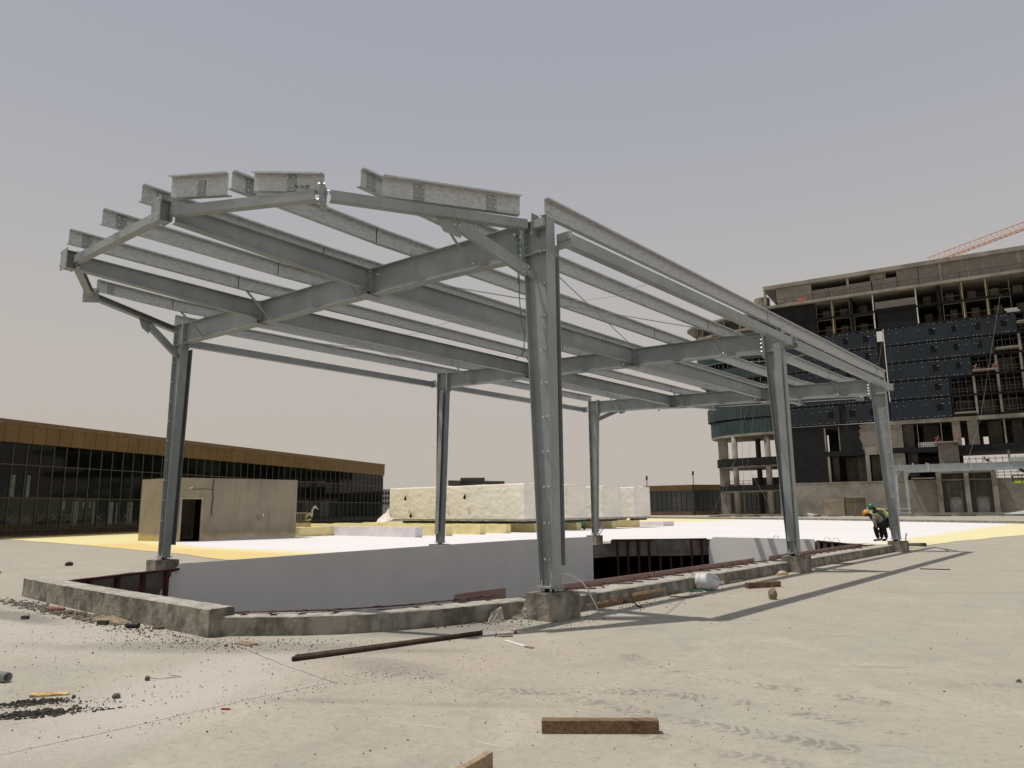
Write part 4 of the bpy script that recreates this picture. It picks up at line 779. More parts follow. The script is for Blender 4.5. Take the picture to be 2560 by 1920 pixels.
# storey z 6.1-16: openings, slabs, piers
tpart('floor_slab',[(18.1,26.85,-.1,14,10.95,11.8),(29.9,UR,-.1,14,10.8,11.85)],tar)
tpart('transfer_beam',[(17.6,UR,-.15,1,16.05,16.72)],twc)
tpart('pier',[(29.3,30.5,-.02,.6,11.86,16.04),(31.55,33.1,-.02,.6,11.86,16.04),(26.86,29.89,-.02,.6,8.62,12.4),(18.3,20.1,0,.6,6.15,10.94),(20.11,21.7,.02,.6,6.15,10.94)],brick)
tpart('thin_column',[(36.7,36.95,.2,.6,11.86,16.04),(36.8,37.1,.3,.7,8.0,10.78),(24.0,24.1,.2,.3,11.81,16.04),(27.6,27.7,.2,.3,12.4,16.04),(41,41.6,.2,.8,6.1,16.04),(47,47.6,.2,.8,6.1,16.04)],twc)
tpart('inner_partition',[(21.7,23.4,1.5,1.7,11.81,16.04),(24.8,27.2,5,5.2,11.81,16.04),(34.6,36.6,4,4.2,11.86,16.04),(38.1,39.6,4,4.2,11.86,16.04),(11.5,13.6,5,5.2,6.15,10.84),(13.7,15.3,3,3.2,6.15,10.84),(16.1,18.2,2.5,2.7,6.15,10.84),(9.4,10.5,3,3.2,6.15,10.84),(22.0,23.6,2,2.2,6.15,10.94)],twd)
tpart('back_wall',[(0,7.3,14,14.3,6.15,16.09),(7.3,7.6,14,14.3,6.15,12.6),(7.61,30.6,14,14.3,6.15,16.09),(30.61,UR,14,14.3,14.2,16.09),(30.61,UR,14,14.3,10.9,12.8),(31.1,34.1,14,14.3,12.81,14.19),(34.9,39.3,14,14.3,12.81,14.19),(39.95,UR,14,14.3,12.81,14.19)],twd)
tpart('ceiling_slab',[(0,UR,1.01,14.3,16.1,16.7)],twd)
tpart('ground_slab',[(0,UR,.5,14.3,5.85,6.12)],twc)
# balcony platforms
for u0,u1,z in ((26.4,30.0,12.35),(22.4,25.9,6.3),(29.9,33.0,17.2),(33.2,36.5,24.3),(36.9,40.2,27.7),(40.3,43,31.9)):
    tpart('loading_platform',[(u0,u1,-1.8,.4,z,z+.14)],M('platform_deck',(.36,.31,.27),.8) if 'platform_deck' not in MATS else MATS['platform_deck'])
    if z in (12.35,24.3): 
        for a in (u0+.2,u1-.4): mb=MB(); mb.tube([T(a,-1.0,z+.14),T(a+.5,-.2,z+1.3),T(a+.9,-.2,z+.2),T(a,-1.0,z+.9)],.07,5); obj('platform_prop',mb,M('pinkish_prop',(.42,.16,.13),.7) if 'pinkish_prop' not in MATS else MATS['pinkish_prop'],tw)
mb=MB()
for q in range(26): tbox(mb,23.9+(q%9)*.33,24.16+(q%9)*.33,.3,.6,11.82+(q//9)*.3,12.06+(q//9)*.3)
tpart('block_stack',[],twc) if 0 else obj('block_stack',mb,M('white_blocks',(.55,.54,.5),.9),tw)
# scaffold rails in the sky gap
mb=MB()
for u in [30.4+.95*k for k in range(16)]: mb.tube([T(u,3,6.15),T(u,3,9.9)],.04,4)
for z in (6.7,7.2,7.7,9.6): mb.tube([T(30.2,3,z),T(45,3,z)],.04,4)
obj('guard_rail',mb,rebar,tw)
# blue cladding: five bands of joined panels with square windows
bands=[(16.85,20.15,29.6),(20.5,23.5,29.6),(23.85,26.85,33.1),(27.2,30.15,36.7),(30.45,33.55,40.2)]
wins={0:[(9.8,10.7),(13.4,14.4),(16.8,17.6),(27.4,28.3)],1:[(9.9,10.8),(13.5,14.3),(27.4,28.3)],2:[(13.4,14.2),(27.4,28.3),(30.9,31.7)],3:[(13.4,14.2),(16.9,17.7),(27.4,28.3),(30.9,31.7),(34.4,35.2)],4:[(13.4,14.2),(16.8,17.7),(27.4,28.3),(30.9,31.7),(34.4,35.2),(38.1,38.9)]}
for bi,(z0,z1,ue) in enumerate(bands):
    mb=MB(); br=MB(); xs=[0.]
    gaps=[(4.0,7.2)] if bi==0 else []
    edges=sorted(set([0,19.0,20.25,ue]+[round(1.17*k,3) for k in range(int(ue/1.17)+1)]+[e for w_ in wins[bi] for e in w_]))
    edges=[e for k,e in enumerate(edges) if k==0 or e-edges[k-1]>.12]
    for a,b in zip(edges[:-1],edges[1:]):
        mid=(a+b)/2
        if 19.0<mid<20.25: continue
        if bi==0 and 11.3<mid<13.0: continue
        if any(w0<mid<w1 for w0,w1 in wins[bi]):
            zc=z0+1.1; tbox(mb,a+.01,b-.01,-.25,-.1,z0,zc); tbox(mb,a+.01,b-.01,-.25,-.1,zc+1.2,z1)
        else: tbox(mb,a+.012,b-.012,-.25,-.1,z0,z1)
        for z in (z0+.12,z1-.12,z1-1.0):
            if z==z1-1.0 and int(mid*3)%2: continue
            tbox(br,a+.02,a+.14,-.31,-.255,z,z+.12)
    obj('cladding_band',mb,clad,tw); ob_=obj('panel_brackets',br,M('bracket_metal',(.36,.38,.38),.6) if bi==0 else MATS['bracket_metal'],tw); ob_['kind']='stuff'
tpart('backing_wall',[(-.1,29.6,-.08,.3,16.72,33.7),(29.61,33.1,-.08,.3,23.7,33.7),(33.11,36.7,-.08,.3,27.0,33.7),(36.71,40.2,-.08,.3,30.3,33.7)],tar)
tpart('white_strip',[(20.15,20.28,-.3,-.24,20.2,33.6)],white); tpart('white_panel',[(19.1,20.1,-.28,-.1,31.4,33.3)],white)
# stepped open frames right of the cladding
slabs=[]; 
for z,u in ((16.72,29.6),(20.2,29.6),(23.6,29.7),(26.9,33.2),(30.2,36.8),(33.6,40.3)): slabs.append((u,UR,-.1,13,z,z+.3))
tpart('open_slab',slabs,tar)
tpart('open_column',[(u,u+.35,-.05,.4,a,b) for u,a,b in ((33.1,17.1,20.19),(36.6,17.1,20.19),(40.1,17.1,20.19),(43.6,17.1,20.19),(33.1,20.6,23.59),(36.6,20.6,23.59),(40.1,20.6,23.59),(36.6,24,26.89),(40.1,24,26.89),(40.2,27.3,30.19),(43.6,27.3,33.5))],twc)
mb=MB()
for z0 in (17.1,20.6,24.0,27.3,30.6):
    ue={17.1:29.8,20.6:29.8,24.0:33.2,27.3:36.8,30.6:40.3}[z0]; u=ue
    while u<46: tbox(mb,u,u+.06,.5,.56,z0-.1,z0+3.1); tbox(mb,u+.5,u+.55,.9,.95,z0-.1,z0+2.3); u+=1.15
    for z in (z0+.5,z0+1.0,z0+2.2): tbox(mb,ue,46,.5,.55,z,z+.05)
obj('scaffold_grid',mb,M('dull_scaffold',(.16,.15,.14),.7),tw)
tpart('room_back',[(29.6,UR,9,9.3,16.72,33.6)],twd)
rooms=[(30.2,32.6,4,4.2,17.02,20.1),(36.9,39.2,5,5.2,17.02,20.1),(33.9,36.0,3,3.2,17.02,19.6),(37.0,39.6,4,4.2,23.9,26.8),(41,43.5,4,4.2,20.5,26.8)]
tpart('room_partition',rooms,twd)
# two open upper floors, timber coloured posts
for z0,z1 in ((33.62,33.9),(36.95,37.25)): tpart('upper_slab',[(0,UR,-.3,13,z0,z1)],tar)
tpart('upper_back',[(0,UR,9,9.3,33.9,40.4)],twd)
tpart('upper_black_wall',[(-.2,8.6,-.05,.4,33.91,40.4),(19.5,26.0,-.02,.4,33.91,37.6),(8.61,9.0,0,.5,33.91,40.4),(15.1,15.5,0,6,33.91,36.94),(15.1,15.5,0,6,37.26,40.4),(29.2,29.7,0,6,33.91,36.94),(29.2,29.7,0,6,37.26,40.4)],tar)
tpart('block_upstand',[(19.3,26.0,-.02,.4,37.6,38.9)],brick)
for k,u in enumerate((12.0,19.0,26.0,33.1,36.6)):
    c=tpart('post',[(u-.09,u+.09,-.1,.3,33.91,36.94),(u-.09,u+.09,-.1,.3,37.26,40.4)],yellow if u in (12.,33.1,36.6) else white)
mb=MB()
for u0,u1 in ((9.0,11.9),(12.2,15.0),(15.6,18.8),(26.2,29.1),(29.8,33.0),(33.3,36.5),(36.8,39.9),(40.2,43.5)):
    for z0 in (33.95,37.3):
        r_=random.random(); tpart('upper_partition',[(u0+.5+r_,u0+1.9+r_*.6,4,4.2,z0,z0+2.2+r_*.6)],M('shaded_beige_partition',(.17,.15,.115),.9) if 'shaded_beige_partition' not in MATS else MATS['shaded_beige_partition'])  # beige darkened, the dimness of the open floors painted in

mb=MB()
for u0,u1,z0 in ((9.1,11.8,33.95),(12.2,15.0,33.95),(15.6,18.9,33.95),(9.1,11.8,37.3),(12.2,15.0,37.3),(30,32.9,33.95),(33.3,36.5,33.95),(36.8,40,33.95),(30,32.9,37.3),(36.8,40,37.3)):
    mb=MB(); tbox(mb,u0,u1,.3,.38,z0+2.85,z0+2.95); tbox(mb,u0,u0+.1,.3,.38,z0,z0+2.84); tbox(mb,u1-.1,u1,.3,.38,z0,z0+2.84); tbox(mb,u0+.2,u1-.2,.3,.34,z0+.9,z0+.95); obj('opening_frame',mb,M('khaki_frame',(.20,.185,.14),.8) if 'khaki_frame' not in MATS else MATS['khaki_frame'],tw)

tpart('sheet_stack',[(39.2,41.0,.2,1.2,34.0,34.35),(38.9,40.7,.2,1.2,34.4,34.7)],white)
# top storey of block infill and roof slab
tpart('top_slab',[(-.3,UR,-.9,13,40.45,40.95)],twc); tpart('roof_slab',[(-.3,UR,-.5,13.5,44.42,45.15)],twc)
tpart('roof_wall',[(2.1,8.6,0,.4,40.96,44.41),(-.3,.1,-.1,.5,40.96,44.41),(-.3,2.1,0,.3,40.96,41.2)],twc)
tpart('block_parapet',[(8.7,11.6,.05,.4,40.96,43.0),(11.7,14.8,.05,.4,40.96,43.0),(15.3,19.0,.05,.4,40.96,43.1),(19.2,23.2,.05,.4,40.96,43.2),(23.3,26.7,.05,.4,40.96,44.41),(26.8,29.9,.05,.4,40.96,44.41),(30.5,34.3,.05,.4,40.96,44.41),(34.5,38.0,.05,.4,40.96,44.41),(38.2,41.5,.05,.4,40.96,44.41),(42.1,UR,.05,.4,40.96,44.41),(19.0,21.2,.1,.4,43.3,44.41)],brick)
tpart('roof_post',[(14.85,15.25,0,.4,40.96,44.41),(18.9,19.15,.1,.4,43.1,44.41),(29.95,30.45,0,.42,40.96,44.41),(41.5,42.1,0,.42,40.96,44.41),(34.3,34.5,0,.42,40.96,44.41),(38.0,38.2,0,.42,40.96,44.41),(21.3,21.5,0,.4,43.2,44.41)],twc)
tpart('roof_back',[(0,UR,10,10.3,40.96,44.41)],darkm)
mb=MB(); mb.tube([T(.3,-.8,42.0),T(UR,-.8,42.0)],.04,4)
for k in range(14): mb.tube([T(2+k*3.1,-.8,40.95),T(2+k*3.1,-.8,42.0)],.04,4)
obj('roof_rail',mb,rebar,tw); mb=MB(); tbox(mb,6.0,7.6,-.82,-.8,41.1,41.6); obj('red_sheet',mb,M('faded_red_sheet',(.50,.14,.09),.8),tw)
# curved wing to the left, growing outward as it rises
def wing(name,uL,z0,z1,mat,th=.5,inner=0,rib=False,b=7.5,n=30,off=0,u1=0):
    mb=MB(); P=[]
    for k in range(n+1):
        t=math.pi/2*k/n; P.append((u1+(uL-u1)*math.sin(t),off+b*(1-math.cos(t))))
    P.append((uL,14.))
    for k in range(len(P)-1):
        (a0,b0),(a1,b1)=P[k],P[k+1]; d=Vector((a1-a0,b1-b0,0)); L=d.length; d.normalize(); nx,ny=-d.y,d.x   # outward is to the left of travel -> check
        if (nx*0+ny)>0 or nx>0 and k>n-3: nx,ny=-nx,-ny
        nn=max(1,int(L/.55)) if rib else 1
        for q in range(nn):
            e0=(a0+d.x*L*q/nn,b0+d.y*L*q/nn); e1=(a0+d.x*L*(q+1)/nn-d.x*(.05 if rib else 0),b0+d.y*L*(q+1)/nn-d.y*(.05 if rib else 0))
            mb.loft([T(e0[0],e0[1],z0),T(e1[0],e1[1],z0),T(e1[0]-nx*th,e1[1]-ny*th,z0),T(e0[0]-nx*th,e0[1]-ny*th,z0)],[T(e0[0],e0[1],z1),T(e1[0],e1[1],z1),T(e1[0]-nx*th,e1[1]-ny*th,z1),T(e0[0]-nx*th,e0[1]-ny*th,z1)])
    return obj(name,mb,mat,tw)
def wslab(name,uL,z0,z1,mat,b=7.5,n=30,off=0,back=14.,ur=0):
    P=[(uL*math.sin(math.pi/2*k/n),off+b*(1-math.cos(math.pi/2*k/n))) for k in range(n+1)]+[(uL,back),(ur,back)]
    if ur>0: P=[(ur,off)]+P
    mb=MB(); mb.loft([T(u,v,z0) for u,v in P],[T(u,v,z1) for u,v in P]); return obj(name,mb,mat,tw)
wslab('wing_slab',-14.3,15.7,16.15,twc)
for uL,z0,z1 in ((-14.4,16.16,18.85),(-14.95,19.25,21.9),(-15.6,23.1,25.9),(-16.3,27.2,29.6),(-16.8,31.0,32.6)):
    wslab('wing_slab',uL+.5,z1+.02,z1+.25,tar); wing('wing_cladding',uL,z0,z1,clad2,.12,rib=True)
wing('wing_core',-13.6,16.16,33.0,darkm,.3,off=.6)
for uL,z in ((-17.3,33.6),(-18.0,37.0),(-18.9,39.9)): wslab('wing_slab',uL,z,z+.4,twc,b=9)
wing('wing_upper_wall',-16.2,34.0,39.85,twd,.3,off=3,b=8)
for k in range(7):
    t=math.pi/2*(k+.5)/7; tpart('wing_post',[(-17*math.sin(t)-.15,-17*math.sin(t)+.15,9*(1-math.cos(t))+.4,9*(1-math.cos(t))+.8,34.0,39.9)],twc)
for z0 in (21.95,25.95,29.65):
    mb=MB()
    for k in range(16):
        t=math.pi/2*(k+.5)/16; u=-14.6*math.sin(t); v=7.5*(1-math.cos(t))+.1; tbox(mb,u-.05,u+.05,v,v+.1,z0,z0+1.15)
    obj('wing_studs',mb,M('pale_stud',(.25,.25,.24),.7) if 'pale_stud' not in MATS else MATS['pale_stud'],tw)
mb=MB(); mb.tube([T(-1.2,2.2,41.0),T(-1.2,2.2,43.4)],1.5,20); obj('roof_drum',mb,twc,tw)
# pilotis under the wing
tpart('pilotis_wall',[(-12.7,-10.8,5.5,6.1,.4,15.7)],twc)
for u,v,r_,m_ in ((-8.45,2.0,.55,twc),(-5.5,9.5,.52,twd),(-1.85,.9,.56,twc),(.4,10,.55,twd)):
    mb=MB(); mb.tube([T(u,v,.3),T(u,v,15.7)],r_,18); obj('round_column',mb,m_,tw,True)
wing('pilotis_band',-12.9,9.75,11.35,tar,.3,b=5.2,u1=.0); wslab('pilotis_slab',-12.5,9.5,9.74,twc,b=5.0,off=.3)
wing('pilotis_band',-12.7,4.95,5.95,tar,.3,b=5.2); wslab('pilotis_slab',-12.3,4.7,4.94,twc,b=5.0,off=.3)
wslab('pilotis_floor',-13.4,.06,.4,twc,b=6)
tpart('stair_core',[(.3,1.6,6,12,.4,15.7)],twd)
mb=MB()
for z in (6.4,6.9): mb.tube([T(-11.5,5,z),T(-8,2.2,z),T(-1,1,z)],.04,4)
for u,v in ((-11.3,4.9),(-10.3,4.0),(-9.3,3.2),(-7.2,2.0),(-6,1.8),(-4.5,1.5),(-3,1.3)): mb.tube([T(u,v,5.95),T(u,v,6.95)],.04,4)
obj('pilotis_rail',mb,rebar,tw); 
mb=MB(); tbox(mb,-7.5,0,11,11.1,6.0,7.8); obj('rear_hoarding',mb,M('lilac_sheet',(.15,.12,.15),.8),tw)
# hanging ropes in front of the wing
rpm=M('pale_rope',(.30,.30,.28),.8)
for a,b in (((-6,-1.0,24),(-6.4,-1.4,.5)),((-3.2,-1,26),(-11,-2,.5)),((-2.6,-1,26),(-5.2,-1.6,10)),((-5.6,-1.4,10),(-1,-2.,1)),((-7.5,-1.2,11),(-12.5,-2,.5)),((20.4,-1,33.5),(17.6,-1.4,20)),((38.5,-1,37),(33.5,-1.4,16)),((33.5,-1.4,16),(31,-1.4,9))): mb=MB(); mb.tube([T(*a),T(*b)],.028,3); obj('rope',mb,rpm,tw)
# debris line at the tower foot
mb=MB()
for k in range(70):
    u=random.uniform(-12,45); v=random.uniform(-9,-1.5); s=random.uniform(.12,.45); p=T(u,v,0); mb.box((-s*random.uniform(1,4),-s,0),(s*random.uniform(1,3),s,s*.6),0,Matrix.Translation(p)@Matrix.Rotation(random.uniform(0,3),4,'Z'))
o=solid('site_debris',mb,stone,'scattered timber and rubble along the foot of the tower','debris'); o['kind']='stuff'
mb=MB()
for k in range(9): mb.tube([T(35+k*.4,-7+k*.3,.3+k*.07),T(46+k*.2,-7.5+k*.2,.3+k*.07)],.08,5)
solid('steel_stack',mb,paint2,'stack of long steel sections lying by the lime lift','steel stack')
mb=MB(); mb.box((-1.6,-.5,0),(1.6,.5,.15),0,Matrix.Translation(T(6.5,-6,0))); mb.box((-1,-.35,.15),(.9,.3,.4),0,Matrix.Translation(T(6.7,-6,0))@Matrix.Rotation(.2,4,'Y')); solid('board_pile',mb,white,'small pile of white boards before the tower base wall','board pile')
mb=MB(); mb.box((15.2,-3,.0),(16,-2.6,1.6)); mb.v=[T(v.x,v.y,v.z) for v in mb.v]; solid('notice_board',mb,white,'small pale notice board against the tower base wall','board')
mb=MB(); mb.tube([T(17.0,-3,0),T(17,-3,1.1)],.06,6); mb.tube([T(15,-3,.5),T(22,-3,.5)],.05,5); mb.tube([T(15,-3,1.2),T(22,-3,1.2)],.05,5); solid('site_rail',mb,paint2,'low pipe rail behind the green helmet','rail')
# ------------------------------------------------------------------ smaller light canopy before the tower
c2=thing('light_canopy',T(30,-6,0),'smaller pale steel canopy under construction in front of the tower','canopy')
def bx2(name,boxes,mat=paint2):
    mb=MB()
    for b in boxes: tbox(mb,*b)
    return obj(name,mb,mat,c2)
for a,b in ((19.9,25.2),(25.3,31.3),(31.4,36.5),(36.6,44)): bx2('front_beam',[(a,b-.05,-5.1,-4.9,7.75,8.45),(a,b-.05,-5.3,-4.7,8.46,8.54),(a,b-.05,-5.3,-4.7,7.66,7.74)])
for u in (25.25,31.35): bx2('joint_plate',[(u-.15,u+.15,-5.32,-5.12,7.5,8.7)])
bx2('rear_beam',[(21.3,44,-1.6,-1.4,7.4,7.9)])
for u,v in ((20.2,-5),(21.6,-1.5)):
    mb=MB(); mb.loft([T(u+a,v+b,0.25) for a,b in ((-.16,-.16),(.16,-.16),(.16,.16),(-.16,.16))],[T(u+a,v+b,7.65) for a,b in ((-.30,-.2),(.30,-.2),(.30,.2),(-.30,.2))]); obj('column',mb,paint2,c2)
mb=MB(); mb.tube([T(20.2,-5,6.4),T(21.3,-5,8.0)],.14,6); mb.tube([T(22.2,-1.5,7.4),T(21.7,-1.5,6.6)],.1,6); obj('knee_brace',mb,paint2,c2)
for u in (21.0,23.0,25.0,31.0,34.0): bx2('purlin',[(u-.1,u+.05,-5.3,-.5,8.56,8.86)])
bx2('purlin',[(36.6,44,-5.6,-5.4,8.56,9.2)])
bx2('footing',[(19.7,22.4,-5.8,-4.4,0,.25),(22.5,45,-5.6,-4.9,0,.55)],twc)
# ------------------------------------------------------------------ lime boom lift
bl=thing('boom_lift',T(38.5,-7,4),'lime green boom lift basket at the right edge of the photo','boom lift')
def lb(name,boxes,mat):
    mb=MB()
    for b in boxes: tbox(mb,*b)
    return obj(name,mb,mat,bl)
lb('basket',[(36.6,38.6,-8.5,-6.8,5.0,5.15),(36.6,39.3,-8.5,-8.4,5.15,5.35)],lime)
mb=MB()
for z in (5.7,6.2): mb.tube([T(36.6,-8.5,z),T(38.9,-8.5,z),T(38.9,-6.8,z),T(36.6,-6.8,z),T(36.6,-8.5,z)],.05,5)
for u,v in ((36.6,-8.5),(37.7,-8.5),(38.9,-8.5),(36.6,-6.8),(38.9,-6.8)): mb.tube([T(u,v,5.1),T(u,v,6.2)],.05,5)
obj('basket_rail',mb,rebar,bl)
mb=MB(); mb.ext([(-.22,-.22),(.22,-.22),(.22,.22),(-.22,.22)],T(38.3,-7.6,5.0),T(39.1,-7.6,7.6)); mb.ext([(-.25,-.25),(.25,-.25),(.25,.25),(-.25,.25)],T(39.0,-7.6,7.4),T(52,-9,5.5)); obj('boom',mb,lime,bl)
mb=MB(); mb.tube([T(37.6,-7.4,7.2),T(38.6,-7.5,6.6)],.25,7); mb.tube([T(38.9,-7.6,8.6),T(38.5,-7.4,6.4)],.18,7); mb.tube([T(38.8,-7.9,5.2),T(39.6,-7.9,4.9)],.4,7); obj('jib_linkage',mb,black,bl)
mb=MB(); tbox(mb,50,55,-11,-8,.8,2.2); o=obj('chassis',mb,lime,bl)
for u in (50.8,54.2):
    for v in (-11.2,-7.8): mb=MB(); mb.tube([T(u,v-.2,.6),T(u,v+.2,.6)],.6,14); obj('wheel',mb,black,bl)
# ------------------------------------------------------------------ tower crane behind
def ray(x,y,dist):   # a point seen in that direction at a chosen horizontal distance
    q=fw+rr*((x-1280)/1809.84)-uu*((y-960)/1809.84); k=dist/math.hypot(q.x,q.y); return Vector((6.8036,-8.8921,1.6))+q*k
cr=thing('tower_crane',T(60,40,0),'orange lattice crane jib rising behind the tower roof','crane')
J0=ray(2320,661,185); J1=ray(2600,558,185); J1=J0+(J1-J0)*1.6; d=(J1-J0); n=34
mb=MB(); up=Vector((0,0,1)); sd=d.cross(up).normalized()
def jp(k,o,h): return J0+d*(k/n)+sd*o+up*h
mb.tube([jp(0,-.7,0),jp(n,-.7,0)],.10,4); mb.tube([jp(0,.7,0),jp(n,.7,0)],.10,4); mb.tube([jp(0,0,1.6),jp(n,0,1.6)],.10,4)
for k in range(n):
    for o in (-.7,.7): mb.tube([jp(k,o,0),jp(k+.5,0,1.6),jp(k+1,o,0)],.055,3)
    mb.tube([jp(k,-.7,0),jp(k+1,.7,0)],.05,3)
obj('jib',mb,orange,cr)
mb=MB(); Mb=Vector((J1.x,J1.y,0))
for a,b in ((-1,-1),(1,-1),(1,1),(-1,1)): mb.tube([Mb+Vector((a,b,0)),Mb+Vector((a,b,J1.z))],.12,4)
for k in range(int(J1.z/3)):
    z=k*3; mb.tube([Mb+Vector((-1,-1,z)),Mb+Vector((1,-1,z+3)),Mb+Vector((1,1,z)),Mb+Vector((-1,1,z+3)),Mb+Vector((-1,-1,z))],.06,3)
obj('mast',mb,orange,cr)
# ------------------------------------------------------------------ far buildings
fb=thing('far_glass_building',(-105,190,0),'distant low bronze and glass building seen between the units and the tower','building')
pts=[Vector((-147.2,148.5,0)),Vector((-104.0,164.2,0)),Vector((-70.6,187.5,0)),Vector((-42,192,0))]
fb.location=(-100,165,0)
Pn=[ray(1560,1275,190),ray(1735,1275,182),ray(1985,1275,196),ray(2120,1275,205)]
for p in Pn: p.z=0
for k,(a,b) in enumerate(zip(Pn[:-1],Pn[1:])):
    dd=(b-a).normalized(); nn=Vector((-dd.y,dd.x,0)); 
    mb=MB(); mb.loft([a,b,b+nn*15,a+nn*15],[v+Vector((0,0,6.0)) for v in (a,b,b+nn*15,a+nn*15)]); obj('glazing',mb,[glassf],fb)
    mb=MB(); q=-nn*.3; mb.loft([a+q+Vector((0,0,5.9)),b+q+Vector((0,0,5.9)),b+nn*15+Vector((0,0,5.9)),a+nn*15+Vector((0,0,5.9))],[a+q+Vector((0,0,7.25)),b+q+Vector((0,0,7.25)),b+nn*15+Vector((0,0,7.25)),a+nn*15+Vector((0,0,7.25))]); obj('fascia',mb,gold,fb)
    mb=MB(); L=(b-a).length
    for j in range(int(L/1.3)): p=a+dd*(j*1.3)-nn*.05; mb.loft([p,p+dd*.12,p+dd*.12-nn*.1,p-nn*.1],[v+Vector((0,0,5.9)) for v in (p,p+dd*.12,p+dd*.12-nn*.1,p-nn*.1)])
    obj('mullions',mb,MATS['mullion_metal'],fb)
    mb=MB(); mb.loft([a-nn*.5,b-nn*.5,b-nn*.2,a-nn*.2],[v+Vector((0,0,.9)) for v in (a-nn*.5,b-nn*.5,b-nn*.2,a-nn*.2)]); obj('base',mb,brown,fb)
for k,(x,yt) in enumerate(((1620,1200),(1737,1188))):
    p=ray(x,1275,170); p.z=0; top=ray(x,yt,170).z; mb=MB(); mb.tube([p,p+Vector((0,0,top))],.09,5); mb.tube([p+Vector((0,0,top)),p+Vector((0,0,top+.9))],.22,6); solid('lamp_pole',mb,rebar,('thin lamp pole above the right edge of the last wrapped unit','thin lamp pole left of the tower pilotis')[k],'lamp pole','far lamp poles')
hb=thing('horizon_building',(-190,190,0),'dark flat roofed building peeping over the nearest wrapped unit','building')
a=ray(1120,1275,240); b=ray(1262,1275,240); a.z=b.z=0; dd=(b-a).normalized(); nn=Vector((-dd.y,dd.x,0)); hb.location=a
mb=MB(); mb.loft([a,b,b+nn*20,a+nn*20],[a+Vector((0,0,11.4)),b+Vector((0,0,11.0)),b+nn*20+Vector((0,0,11.0)),a+nn*20+Vector((0,0,11.4))]); obj('walls',mb,M('far_dark_wall',(.10,.09,.08),.9),hb)
mb=MB(); c_=a+dd*(4); mb.loft([c_,c_+dd*8,c_+dd*8+nn*10,c_+nn*10],[v+Vector((0,0,12.2)) for v in (c_,c_+dd*8,c_+dd*8+nn*10,c_+nn*10)]); obj('roof_plant',mb,MATS['far_dark_wall'],hb)
hr=thing('white_block',(-350,300,0),'small white multi storey block between glass building and nearest unit','building'); a=ray(952,1275,330); b=ray(974,1275,330); a.z=b.z=0; hr.location=a; dd=(b-a).normalized(); nn=Vector((-dd.y,dd.x,0)); top=ray(965,1223,330).z
mb=MB(); mb.loft([a,b,b+nn*8,a+nn*8],[v+Vector((0,0,top)) for v in (a,b,b+nn*8,a+nn*8)]); obj('walls',mb,M('far_white_wall',(.36,.355,.34),.9),hr)
for k in range(3):
    mb=MB(); z=4.5+k*2.2
    for j in range(3): p=a+dd*(.6+j*1.15)-nn*.05; mb.loft([p,p+dd*.7,p+dd*.7-nn*.05,p-nn*.05],[v+Vector((0,0,1.2)) for v in (p,p+dd*.7,p+dd*.7-nn*.05,p-nn*.05)]); 
    mb.v=[v+Vector((0,0,z)) for v in mb.v]; obj('window_row',mb,darkm,hr)
# ------------------------------------------------------------------ people
CAMV=Vector((fw.x,fw.y,0)).normalized(); RV=Vector((r0.x,r0.y,0))
def skinned(name,chains,mat,parent,levels=2,root=0):
    # chains: list of lists of (point, radius); shared points merge
    vs=[];rs=[];es=[];key={}
    for ch in chains:
        last=None
        for p,r in ch:
            k=tuple(round(c,3) for c in p)
            if k not in key: key[k]=len(vs); vs.append(Vector(p)-wpos(parent)); rs.append(r)
            i=key[k]
            if last is not None and last!=i: es.append((last,i))
            last=i
    me=bpy.data.meshes.new(name); me.from_pydata(vs,es,[]); me.materials.append(mat)
    o=bpy.data.objects.new(name,me); C.objects.link(o); o.parent=parent
    m=o.modifiers.new('skin','SKIN'); m.use_smooth_shade=True
    for i,r in enumerate(rs): me.skin_vertices[0].data[i].radius=(r,r) if isinstance(r,(int,float)) else r; me.skin_vertices[0].data[i].use_root=(i==root)
    s=o.modifiers.new('sub','SUBSURF'); s.levels=levels; s.render_levels=levels
    dg=bpy.context.evaluated_depsgraph_get(); ev=o.evaluated_get(dg); nm=bpy.data.meshes.new_from_object(ev)
    o.modifiers.clear(); o.data=nm; nm.polygons.foreach_set('use_smooth',[True]*len(nm.polygons))
    if not nm.materials: nm.materials.append(mat)
    return o
def lerp(a,b,t): return Vector(a).lerp(Vector(b),t)
